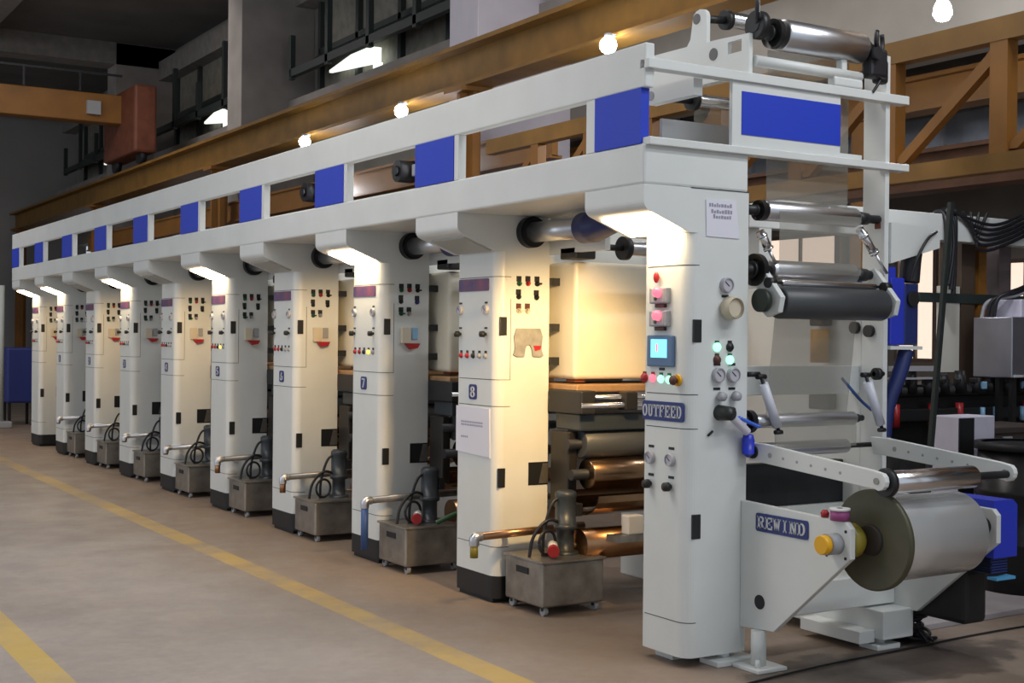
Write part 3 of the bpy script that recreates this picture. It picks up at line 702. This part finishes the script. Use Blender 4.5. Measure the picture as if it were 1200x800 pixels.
# rear side plate
MB().box(1.437, 1.472, 0, .17, .14, 3.29, .004).box(1.437, 1.472, .17, 1.25, .14, 1.98, .004).build('rear_side_plate', WHITE, t)
MB().box(1.43, 1.437, .03, .07, 2.30, 2.36).build('plate_window', RUST, t)
# rollers between column and rear plate
def out_roller(x0, x1, y, z, r, m_, disc_x, disc_r, shaft_l, right, nm):
    o = roller(t, x0, x1, y, z, r, m_, .005, nm)
    MB().lathe([(0, 0), (0, disc_r * .55), (.02, disc_r * .55), (.022, disc_r), (.055, disc_r), (.06, disc_r * .8), (.06, 0)], (disc_x, y, z), (1, 0, 0)).build('bearing_disc', BLACK, o)
    if shaft_l: MB().cyl((disc_x - shaft_l, y, z), (x0 + .01, y, z), .028).build('journal', BLACK, o)
    if right: MB().lathe([(0, 0), (0, r * .75), (right * .5, r * .62), (right * .52, r * .45), (right, r * .45), (right, 0)], (x1, y, z), (1, 0, 0)).build('right_journal', BLACK, o)
    return o
out_roller(.56, 1.250, .05, 2.352, .055, SATIN, .49, .056, .09, .187, 'web_roller')
out_roller(.60, 1.235, .05, 2.030, .058, SATIN, .465, .088, .06, .205, 'web_roller')
out_roller(.48, 1.255, .05, 1.212, .038, SATIN, .425, .062, .02, .07, 'web_roller')
roller(t, .48, 1.22, .07, 1.055, .04, SATIN, .21, 'web_roller')
r3 = roller(t, .57, 1.362, -.05, 1.855, .088, RUBBER, .06, 'rubber_roller')
MB().lathe([(0, 0), (0, .062), (.035, .062), (.035, 0)], (.44, -.05, 1.862), (1, 0, 0)).build('end_cap', mat('green_black_cap', (.02, .03, .022), .5), r3)
r3b = roller(t, .62, 1.34, -.02, 1.962, .022, CHROME, .05, 'lay_on_bar')
for x in (.50, 1.375):
    MB().prism([(.10, 2.06), (.02, 2.07), (-.06, 1.98), (-.15, 1.88), (-.13, 1.80), (-.04, 1.775), (.03, 1.83), (.04, 1.95), (.11, 2.0)], 'x', x, x + .035, .004).build('roller_arm', WHITE, t)
    MB().cyl((x - .01, -.055, 1.958), (x + .04, -.055, 1.958), .028).build('arm_pivot', BLACK, t)
out_roller(.62, 1.225, .0, 3.302, .086, SATIN, .53, .080, 0, .10, 'infeed_roller')
ra = roller(t, .62, 1.25, .42, 3.47, .045, CHROME, .0, 'idler_roller')
MB().cyl((.42, .42, 3.447), (.60, .42, 3.462), .022).cyl((.58, .42, 3.462), (.615, .42, 3.465), .055).build('idler_bearing', BLACK, ra)
rc = roller(t, .37, 1.25, .40, 2.985, .035, CHROME, .0, 'idler_roller')
MB().cyl((.16, .40, 2.975), (.33, .40, 2.98), .024).cyl((.325, .40, 2.98), (.36, .40, 2.98), .058).build('idler_bearing', BLACK, rc)
MB().cyl((.43, .0, 3.142), (1.22, .0, 3.140), .030).box(1.0, 1.22, -.03, .03, 3.068, 3.12, .01).box(1.06, 1.10, -.025, .025, 3.15, 3.26, .008).build('tension_tube', WHITE, t)
v = MB().box(1.25, 1.39, -.06, .02, 3.14, 3.31, .02).build('air_valve', CABLE, t)
MB().cyl((1.275, -.05, 3.27), (1.275, -.09, 3.27), .035).box(1.34, 1.43, -.03, .03, 3.12, 3.26, .02).build('valve_block', DARK, v)
MB().torus((1.355, -.02, 3.36), (.5, -.85, 0), .075, .014, 20, -.6, 3.8).build('valve_hose', CABLE, v)
MB().tube([(1.36, -.03, 3.15), (1.33, -.04, 3.11), (1.295, -.03, 3.06)], .009).build('valve_hose', CABLE, v)
v = MB().torus((.44, -.01, 3.42), (.75, -.66, 0), .085, .012, 20, -1.2, 3.6).build('bearing_hose', CABLE, t)
MB().cyl((.42, -.01, 3.33), (.47, -.01, 3.33), .075).cyl((.415, -.01, 3.33), (.43, -.01, 3.33), .04).build('hose_clamp', BLACK, t)
# film web
MB().box(.62, 1.24, -.008, -.006, 2.02, 2.35).build('film_web', FILM, t)
MB().box(.62, 1.24, .10, .102, 2.36, 3.24).build('film_web', FILM, t)
MB().prism([(.02, 1.80), (.022, 1.80), (.092, 1.22), (.09, 1.22)], 'x', .62, 1.24).build('film_web', FILM, t)
MB().box(.62, 1.24, .012, .014, 1.06, 1.21).build('film_web', FILM, t)
MB().box(.37, 1.25, .418, .420, 2.70, 2.965).build('film_web', FILM, t)
# cross members, cylinders and drive bits seen through the film
MB().box(.405, 1.437, .18, .24, 1.345, 1.508, .006).build('cross_member', WHITE, t)
MB().box(.405, 1.437, .30, .36, .70, .95, .006).build('rear_guard', DARK, t)
MB().box(.405, 1.437, .28, .34, .62, .70, .006).build('cross_member', WHITE, t)
for a, c in (((.485, .0, 2.235), (.585, -.02, 2.06)), ((1.235, .0, 2.285), (1.437, -.02, 2.04))):
    a, c = Vector(a), Vector(c); md = a.lerp(c, .55)
    o = MB().cyl(a, md, .024).cyl(a.lerp(c, .12), a.lerp(c, .18), .029).cyl(a.lerp(c, .5), md, .029).build('air_cylinder', CHROME, t)
    MB().cyl(md, c, .009).build('piston_rod', SATIN, o)
for a, c in (((.495, -.01, 1.455), (.62, -.02, 1.155)), ((1.285, -.01, 1.46), (1.414, -.02, 1.145))):
    a, c = Vector(a), Vector(c)
    o = MB().cyl(a.lerp(c, .12), a.lerp(c, .9), .026).build('gas_cylinder', mat('pale_cylinder', (.62, .64, .72), .35), t)
    MB().cyl(a, c, .010).cyl(a - Vector((.03, 0, 0)), a + Vector((.03, 0, 0)), .014).cyl(c - Vector((.03, 0, 0)), c + Vector((.02, 0, 0)), .012).build('cylinder_pin', DARK, o)
MB().cyl((.41, 0, 1.468), (.49, 0, 1.468), .014).build('cylinder_mount', BLACK, t)
MB().cyl((1.36, 0, 1.465), (1.437, 0, 1.465), .014).cyl((1.36, -.01, 1.465), (1.39, -.01, 1.465), .035).build('cylinder_mount', BLACK, t)
MB().tube([(1.19, .08, 1.44), (1.25, .07, 1.38), (1.33, .07, 1.31), (1.42, .07, 1.255)], .009).build('air_hose', BLUEH, t)
MB().lathe([(0, 0), (0, .055), (.20, .055), (.20, 0)], (1.376, .445, 1.52), (0, 0, 1)).build('yellow_guard', mat('amber_guard', (.50, .24, .01), .5), t, 'amber yellow guard behind the film')
MB().box(1.36, 1.436, .40, .52, 1.74, 1.84, .01).build('drive_box', BLACK, t)
MB().box(1.36, 1.436, .36, .52, 1.24, 1.34, .01).build('drive_box', BLACK, t)
for y, z in ((.21, 1.73), (.10, 1.71)): MB().cyl((1.41, y, z), (1.437, y, z), .035).build('hole_plug', BLACK, t)
# drive motor on its shelf outside the rear plate
MB().box(1.475, 1.74, -.02, .30, 1.605, 1.625).build('motor_shelf', WHITE, t)
o = MB().box(1.48, 1.60, -.01, .25, 1.63, 2.02, .01).prism([(.0, 1.99), (.0, 2.08), (.20, 2.08), (.22, 1.99)], 'x', 1.475, 1.53).build('drive_motor', MBLUE, t, 'bright blue drive motor')
MB().box(1.60, 1.72, -.005, .24, 1.63, 1.99, .012).build('gear_case', DBLUE, o)
MB().cyl((1.665, -.02, 1.90), (1.665, .0, 1.90), .045).build('shaft_cover', BLACK, o)
MB().prism([(1.475, 2.10), (1.475, 2.335), (1.62, 2.33), (1.885, 2.31), (1.885, 2.205)], 'y', -.015, .015).build('gusset_bracket', WHITE, t)
MB().tube([(1.70, .05, 2.0), (1.72, .05, 2.2), (1.80, .06, 2.28), (1.86, .06, 2.25)], .06, 10).build('motor_hose', CABLE, t)
MB().tube([(1.66, .03, 1.60), (1.60, .03, 1.45), (1.52, .05, 1.28), (1.50, .05, 1.1)], .045, 10).build('drain_hose', DBLUE, t)
MB().tube([(1.62, -.03, 2.0), (1.64, -.05, 2.12), (1.74, -.05, 2.26), (1.85, -.02, 2.3)], .009).build('motor_lead', CABLE, t)

# air gun hanging at the column's edge
t = thing('air_gun', 'air gun with blue coil and body hanging from the black handle on the outfeed', 'air gun', (.35, -.03, 1.03))
MB().lathe([(0, 0), (0, .042), (.10, .036), (.11, 0)], (.215, .005, 1.268), (0, -1, 0), 20).box(.21, .27, -.075, -.02, 1.25, 1.30, .012).build('handle', mat('greenish_black', (.018, .024, .022), .45), t)
MB().tube([(.25, -.05, 1.255), (.29, -.055, 1.22), (.36, -.06, 1.165)], .022, 10).build('clear_tube', mat('cloudy_tube', (.55, .54, .62), .3), t)
MB().tube([(.36 + .006 * k + .018 * math.cos(k * 2.1) - .06, -.05 + .016 * math.sin(k * 2.1), 1.245 - .0022 * k) for k in range(26)], .007, 6, 1).build('blue_coil', mat('blue_coil', (.05, .16, .75), .4), t)
MB().lathe([(0, .006), (.02, .032), (.09, .034), (.12, .026), (.13, 0)], (.378, -.045, 1.03), (0, 0, 1), 20).build('blue_body', MBLUE, t)

# ------------------------------------------------------------------ rewind stand
t = thing('rewind_stand', 'white rewind stand with the blue REWIND sign holding the big film roll', 'rewind stand', (.9, -.3, FZ))
PROF = [(-.002, .80), (-.755, .775), (-.785, .745), (-.785, .60), (-.26, .15), (-.002, .13)]
MB().prism(PROF, 'x', .37, .404, .003).build('side_plate', WHITE, t)
MB().prism(PROF, 'x', 1.44, 1.475, .003).build('side_plate', WHITE, t)
p = MB().prism(rrect(-.505, -.125, .655, .75, .014), 'x', .363, .371).build('rewind_sign', NAVY, t, 'blue sign reading REWIND')
lettering(MB(), 'REWIND', .363, -.138, -.492, .672, .735, .9).build('sign_letters', SIGNW, p)
MB().cyl((.367, -.155, .285), (.371, -.155, .285), .038, seg=20).build('plate_hole', DARK, t)
c = MB().cyl((.30, -.695, .665), (.372, -.695, .665), .052, seg=28).build('chuck_ring', GREY, t)
MB().lathe([(0, 0), (0, .042), (.004, .047), (.035, .047), (.04, .04)], (.262, -.695, .665), (1, 0, 0), 28).build('yellow_cap', YELLOW, c)
for y, z in ((-.755, .73), (-.755, .60), (-.63, .60)): MB().cyl((.367, y, z), (.372, y, z), .008, seg=10).build('bolt', DARK, t)
MB().lathe([(0, .0), (0, .05), (.02, .085), (.07, .085), (.09, .07), (.115, .06), (.115, 0)], (.405, -.70, .675), (1, 0, 0), 32).build('hub', OLIVE, t)
MB().cyl((1.10, -.70, .68), (1.44, -.70, .68), .05).build('drive_shaft', DARK, t)
# lay-on arms and roller
ARM = [(.02, 1.105), (-.10, 1.105), (-.86, 1.035)] + [(-.905 + .045 * math.cos(math.radians(a)), .985 + .045 * math.sin(math.radians(a))) for a in range(120, 301, 30)] + [(-.10, 1.005), (.0, 1.01)]
for x in (.425, 1.36):
    a = MB().prism(ARM, 'x', x, x + .03, .003).build('lay_on_arm', WHITE, t)
    for k in range(6): MB().cyl((x - .002, -.16 - .10 * k, 1.048 - .009 * k), (x + .001, -.16 - .10 * k, 1.048 - .009 * k), .014 if k == 0 else .008, seg=12).build('adjusting_hole', GREY, a)
    MB().cyl((x - .006, -.895, .985), (x + .002, -.895, .985), .016, seg=14).build('arm_bolt', STEEL, a)
MB().cyl((.405, -.03, 1.058), (.43, -.03, 1.058), .022).cyl((.415, -.035, 1.058), (.426, -.035, 1.058), .036).build('arm_pivot', BLACK, t)
r_ = roller(t, .50, 1.10, -.905, .977, .056, CHROME, .06, 'lay_on_roller', .27)
MB().lathe([(0, .03), (0, .066), (.012, .070), (.03, .070), (.034, .045), (.034, .03)], (.462, -.905, .977), (1, 0, 0), 28).build('roller_bearing', BLACK, r_)
# motor outside the rear plate
o = MB().prism([(1.476, .51), (1.476, .815), (1.63, .815), (1.665, .785), (1.665, .51)], 'y', -.74, -.36).build('rewind_motor', MBLUE, t, 'bright blue rewind motor')
fn = MB()
for k in range(6): fn.box(1.476, 1.60, -.73, -.36, .43 + .014 * k, .438 + .014 * k)
fn.build('cooling_fins', DBLUE, o)
MB().box(1.476, 1.60, -.72, -.36, .425, .51).build('motor_body', mat('deep_navy', (.01, .02, .07), .5), o)
MB().box(1.476, 1.63, -.76, -.70, .395, .41).build('blue_strap', SKYBLUE, o)
MB().box(1.476, 1.66, -.56, -.12, .12, .42, .03).build('motor_shadow_block', SHADEBLK, t)  # black block put in for the shadow under the motor
# legs and base
MB().cyl((.36, -.16, FZ + .015), (.36, -.16, .14), .04).box(.27, .47, -.26, -.06, FZ, FZ + .02, .004).cyl((.31, -.21, FZ + .02), (.31, -.21, FZ + .06), .012).cyl((.42, -.11, FZ + .02), (.42, -.11, FZ + .06), .012).build('leg', WHITE, t)
MB().box(1.22, 1.46, -.22, .95, .0, .16, .006).build('base_rail', WHITE, t)
MB().box(1.10, 1.22, -.16, .30, -.02, .05, .004).build('base_rail', WHITE, t)
MB().box(1.20, 1.38, -.20, -.06, FZ, FZ + .03, .004).cyl((1.29, -.13, FZ + .03), (1.29, -.13, .02), .03).build('foot', WHITE, t)
MB().box(1.10, 1.46, .80, .95, FZ, .02, .004).build('foot', WHITE, t)
MB().box(.404, 1.44, -.10, -.02, .17, .34, .006).build('cross_member', WHITE, t)
MB().box(.404, 1.44, .02, .20, .52, .56, .004).build('cross_member', WHITE, t)
MB().lathe([(0, 0), (0, .018), (.02, .022), (.035, .012), (.036, 0)], (.385, -.60, .782), (0, 0, 1), 16).build('red_button', RED, t)

t = thing('film_roll', 'large roll of shiny metallised film with a dark olive end on the rewind stand', 'film roll', (.8, -.77, .68))
CY, CZ = -.775, .682
MB().lathe([(.0, .212), (.60, .206), (.60, .05)], (.535, CY, CZ), (1, 0, 0), 72).build('film', FILMROLL, t)
MB().lathe([(0, .075), (0, .238), (.006, .247), (.030, .247), (.032, .20)], (.52, CY, CZ), (1, 0, 0), 72).build('roll_end', DISC, t)
MB().lathe([(-.02, .05), (-.02, .072), (.0, .078), (.02, .078)], (.52, CY, CZ), (1, 0, 0), 40).ring((.50, CY, CZ), (1, 0, 0), .05, 0, 40).build('core', mat('dark_brown_core', (.03, .022, .02), .6, noise=.3), t)

t = thing('tape_roll', 'purple roll of tape with white top standing on the rewind side plate', 'tape roll', (.385, -.70, .777))
MB().lathe([(0, .0), (0, .046), (.048, .046), (.048, .02)], (.385, -.70, .778), (0, 0, 1), 32).build('tape', PURPLE, t)
MB().lathe([(.048, .018), (.048, .050), (.060, .050), (.060, .018)], (.385, -.70, .778), (0, 0, 1), 32).build('top_rim', mat('white_tape_core', (.75, .74, .75), .5), t)

# paper notices
def notice(name, mb, label, ink):
    o = mb.build(name, PAPER); tag(o, label, 'paper notice')
    k = ink.build('faded_print', INK, o)
ik = MB()
random.seed(3)
for r0, (z, n_, x0) in enumerate(((2.348, 9, .128), (2.315, 8, .142), (2.288, 7, .156))):
    x = x0
    for _ in range(n_):
        w_ = .009 + .007 * random.random(); ik.box(x, x + w_, -.0062, -.005, z - .003, z + .010 + .010 * random.random() - (.1 * (x - .13)) * .1); x += w_ + .005
notice('paper_notice', MB().prism([(.107, 2.380), (.312, 2.384), (.337, 2.186), (.112, 2.190)], 'y', -.005, .0), 'white paper notice with faded grey print taped high on the outfeed column', ik)
ik = MB()
for z, n_ in ((1.085, 12), (1.065, 12), (.985, 4)):
    y = 2.36
    for _ in range(n_): ik.box(-.0062, -.005, y - .016, y, z, z + .012); y -= .024
notice('paper_notice', MB().prism([(2.432, 1.192), (1.995, 1.190), (1.985, .872), (2.432, .89)], 'x', -.005, 0), 'large white paper notice taped on the front of unit number 8', ik)

# ------------------------------------------------------------------ the second machine and clutter behind, to the right
t = thing('ochre_joist', 'thick ochre joist seen behind the lattice truss bracing', 'joist', (5.05, 0, FZ))
MB().box(5.0, 5.10, -4, 12, 3.74, 4.02).box(4.92, 5.18, -4, 12, 4.0, 4.04).box(4.92, 5.18, -4, 12, 3.72, 3.76).build('joist_web', ORANGE2, t)
for y in (-3.5, 3.6, 11.5): MB().box(4.98, 5.12, y - .08, y + .08, FZ, 3.73).build('post', ORANGE2, t)
t = thing('ventilation_duct', 'grey blue ventilation duct running behind the ochre truss', 'duct', (6.4, 0, 4.2))
MB().box(6.1, 6.7, -4, 9, 3.40, 3.92, .03).build('duct_body', mat('grey_blue_sheet', (.28, .31, .36), .5, noise=.15), t)
for k in range(9): MB().box(6.07, 6.73, -3.5 + 1.4 * k, -3.46 + 1.4 * k, 3.38, 3.94).build('duct_collar', GREY, t)
for y in (-3, 2.5, 8): MB().cyl((6.4, y, 3.92), (6.4, y, 6.0), .015).build('hanger_rod', DARK, t)

t = thing('print_table', 'long black machine with red cylinders and small valves behind the rewind', 'machine', (4.2, 2.2, FZ))
MB().box(3.35, 6.6, 1.9, 2.7, FZ + .1, .80, .02).build('base', mat('dim_machine_base', (.06, .06, .058), .6, noise=.4, nscale=9), t)
MB().box(3.35, 6.6, 1.86, 2.7, 1.02, 1.12, .01).build('middle_rail', BLACK, t)
MB().box(3.35, 6.6, 1.95, 2.7, .80, 1.30, .01).build('body', BLACK, t)
MB().cyl((3.35, 1.92, 1.26), (6.6, 1.92, 1.26), .05).build('long_roller', BLACK, t)
random.seed(11)
for k in range(15):
    x = 3.42 + .19 * k
    MB().cyl((x, 1.88, 1.24), (x, 1.88, 1.36 + (0 if 4.55 < x < 5.7 else .03 * (k % 3))), .05 + .012 * (k % 2), .04).box(x - .05, x + .03, 1.84, 1.9, 1.32, 1.355, .005).build('print_head', BLACK if k % 3 else DARK, t)
for x in (3.62, 4.03, 4.36, 5.2): MB().cyl((x, 1.87, .98), (x, 1.87, 1.16), .032).build('red_cylinder', RED, t)
for x in (4.62, 4.78, 4.98, 5.12): MB().cyl((x, 1.85, 1.0), (x, 1.85, 1.12), .02).box(x - .03, x + .03, 1.83, 1.87, 1.27, 1.33, .004).build('blue_valve', PALEBLUE, t)
for x in (3.4, 6.5): MB().box(x, x + .1, 1.95, 2.65, FZ, FZ + .11).build('foot', BLACK, t)
MB().box(3.40, 3.56, 1.86, 1.90, .88, .99, .008).build('switch_box', LGREY, t)
MB().box(3.52, 4.05, 1.82, 1.86, 1.42, 1.46).box(3.52, 4.05, 1.82, 1.9, 1.355, 1.37).build('light_tray', LGREY, t)
t = thing('steel_cabinet', 'galvanised steel cabinet on black legs before the black machine, cables arching over its top', 'cabinet', (5.1, 1.8, 1.36))
MB().box(4.68, 5.6, 1.62, 2.0, 1.365, 1.86, .008).build('cabinet_shell', GALV, t)
MB().box(5.14, 5.16, 1.612, 1.63, 1.40, 1.83).build('door_gap', DARK, t)
for sx in (4.72, 5.5):
    for sy in (1.64, 1.77): MB().box(sx, sx + .05, sy, sy + .04, FZ, 1.366).build('stand_leg', BLACK, t)
for k in range(4): MB().box(4.70 + .14 * k, 4.80 + .14 * k, 1.60, 1.625, 1.372, 1.39).build('catch', SIGNW, t)
for k in range(3):
    MB().tube([(4.72, 1.95 - .06 * k, 1.85), (4.73, 1.93 - .06 * k, 1.98 + .02 * k), (4.80, 1.86 - .05 * k, 2.02 + .02 * k), (4.98, 1.74, 2.05 + .03 * k), (5.5, 1.75, 2.30)], .016, 8).build('cable', CABLE if k else LGREY, t)
t = thing('control_box', 'small pale control box on top of the galvanised cabinet', 'box', (4.95, 1.85, 1.86))
MB().box(4.90, 5.4, 1.70, 1.97, 1.861, 2.01, .01).build('box_body', LAVW, t)
MB().box(4.94, 5.04, 1.69, 1.71, 1.89, 1.98).build('box_panel', BROWNP, t)

t = thing('white_cabinet', 'white cabinet with a black vertical stripe standing behind the rewind roll', 'cabinet', (3.2, 1.2, FZ))
MB().box(3.20, 3.59, .92, 1.16, FZ + .02, 1.125, .008).build('cabinet_shell', LAVW, t)
MB().box(3.203, 3.36, .912, .93, FZ + .06, 1.115, .003).build('black_panel', BLACK, t)
MB().box(3.22, 3.57, .94, 1.14, FZ, FZ + .03).build('cabinet_foot', BLACK, t)
t = thing('brown_crate', 'dark brown crate beside the white striped cabinet', 'crate', (4.0, 1.3, FZ))
MB().box(3.62, 4.4, 1.02, 1.5, FZ, 1.01, .008).build('crate_body', CARTON, t)
MB().box(3.60, 4.42, 1.0, 1.52, .985, 1.03, .006).build('crate_lid', CARTON, t)
MB().box(3.80, 3.90, 1.005, 1.022, .93, .96, .003).build('latch', LGREY, t)
t = thing('black_drum', 'black drum with rim standing in front of the brown crate', 'drum', (3.2, .45, FZ))
t.location = (3.36, .50, FZ); ORIGIN[t.name] = Vector(t.location)
MB().lathe([(0, 0), (0, .30), (.30, .305), (.31, .315), (.34, .315), (.35, .305), (.64, .305), (.65, .315), (.68, .315), (.69, .305), (.97, .30), (.97, 0)], (3.36, .50, FZ), (0, 0, 1), 40).build('drum_body', mat('black_drum_paint', (.012, .012, .013), .35), t)
MB().lathe([(.95, .302), (.95, .325), (1.0, .325), (1.0, .28), (.985, .28), (.985, 0)], (3.36, .50, FZ), (0, 0, 1), 40).build('drum_lid', DARK, t)
t.location.z += .035

t = thing('machine_rail', 'white overhead rail of the second machine, black cables draped over it', 'machine frame', (4.4, 2.05, FZ))
MB().box(2.2, 7.0, 2.0, 2.14, 2.48, 2.70, .008).build('rail', WHITE, t)
MB().box(2.3, 2.42, 2.0, 2.14, FZ, 2.48).build('post', WHITE, t)
MB().box(6.8, 6.92, 2.0, 2.14, FZ, 2.48).build('post', WHITE, t)
for x, mm, wd in ((4.72, mat('dark_brown_post', (.07, .045, .03), .6), .17), (4.94, ORANGE2, .10), (5.20, mat('grey_brown_post', (.13, .10, .10), .6), .16)):
    MB().box(x, x + wd, 2.16, 2.30, 1.30, 2.50).build('stanchion', mm, t)
MB().box(4.2, 6.8, 2.15, 2.18, 1.98, 2.06).build('cross_bar', DGREEN, t)
MB().box(4.46, 4.70, 2.16, 2.20, 1.40, 2.12).build('pale_board', mat('pale_board', (.60, .58, .52), .7), t)
t = thing('cable_bundle', 'tangle of black cables hanging over the white rail at right', 'cables', (4.2, 1.98, 2.7))
for k in range(5):
    x = 4.30 + .03 * k
    MB().tube([(x, 2.2, 2.60), (x, 2.1, 2.73 + .01 * k), (x, 1.98, 2.72), (x + .03 * math.sin(k), 1.96, 2.45), (x - .03, 1.97, 2.2 - .04 * k)], .02, 8).build('cable', CABLE, t)
for k in range(6):
    MB().tube([(4.3 + .1 * k, 1.97, 2.73), (4.6, 1.96, 2.66 - .05 * k), (4.9, 1.96, 2.62 - .04 * k), (5.25 + .1 * k, 1.98, 2.74)], .014, 8).build('cable', CABLE, t)
t = thing('leaning_pole', 'dark pole leaning beside the blue drive motor in front of the white rail', 'pole', (2.5, .72, FZ))
MB().prism([(2.54, FZ), (2.58, FZ), (2.86, 2.56), (2.82, 2.56)], 'y', .69, .72, .004).build('pole_bar', DGREEN, t)
MB().box(2.45, 2.68, .62, .82, FZ, FZ + .015).build('pole_foot', DGREEN, t)
t.location.z += .035
# floor clutter on the right
t = thing('cable_pile', 'tangled pile of black cables on the floor beside the rewind base rail', 'cables', (1.52, -.1, FZ))
random.seed(5)
for k in range(14):
    pts = [(1.55 + random.uniform(-.16, .18), -.08 + random.uniform(-.14, .14), FZ + .015 + random.uniform(0, .16)) for _ in range(6)]
    pts[0] = (pts[0][0], pts[0][1], FZ + .012); pts[-1] = (pts[-1][0], pts[-1][1], FZ + .012)
    MB().tube(pts, .010, 8).build('cable', CABLE, t)
o = MB().tube([(-.9, -.62, FZ + .006), (-.2, -.42, FZ + .006), (.6, -.30, FZ + .008), (1.35, -.26, FZ + .008), (2.1, -.20, FZ + .008), (3.2, -.22, FZ + .008)], .006, 8).build('floor_cable', CABLE)
tag(o, 'thin black cable lying across the floor in front of the rewind stand', 'cable')
o = MB().prism([(1.75, .02), (3.9, .10), (3.9, .90), (2.6, .86), (1.8, .45)], 'z', FZ, FZ + .035, .004).build('concrete_plinth', mat('pale_slab', (.36, .33, .34), .8, noise=.2, nscale=3))
tag(o, 'low pale concrete slab on the floor at right under the machine', 'floor slab')
# far end of the aisle
t = thing('blue_tank', 'dark blue tank on legs at the far end of the aisle', 'tank', (.65, 20.3, FZ))
MB().box(.42, .95, 20.0, 20.6, .36, 1.38, .04).build('tank_body', mat('deep_blue_tank', (.02, .035, .20), .5), t)
for sx in (.46, .86):
    for sy in (20.05, 20.5): MB().box(sx, sx + .05, sy, sy + .05, FZ, .38).build('leg', DARK, t)
t = thing('pale_stand', 'pale pipe stand left of the blue tank at far left', 'stand', (.2, 19.5, FZ))
MB().cyl((.24, 19.6, FZ), (.24, 19.6, 2.5), .055).build('pipe', mat('pale_grey_green', (.42, .46, .44), .6), t)
MB().box(.05, .42, 19.45, 19.75, FZ, FZ + .12, .02).build('stand_foot', GREY, t)
t = thing('tie_joist', 'ochre tie joist fixed along the pilasters, glimpsed through the gaps of the white press rails', 'joist', (2.87, 15, 3.6))
MB().box(2.83, 2.90, 5.6, 24.0, 3.46, 3.74).box(2.80, 2.95, 5.6, 24.0, 3.73, 3.76).box(2.80, 2.95, 5.6, 24.0, 3.44, 3.47).build('joist_web', ORANGE2, t)
for y in (8.6, 11.4, 16.6):
    o = MB().cyl((2.62, y, 3.60), (2.83, y, 3.60), .13).cyl((2.58, y, 3.60), (2.62, y, 3.60), .06).build('fan_motor', DARK, t)
    MB().box(2.70, 2.82, y - .45, y - .22, 3.52, 3.66, .01).build('junction_box', GREY, t)
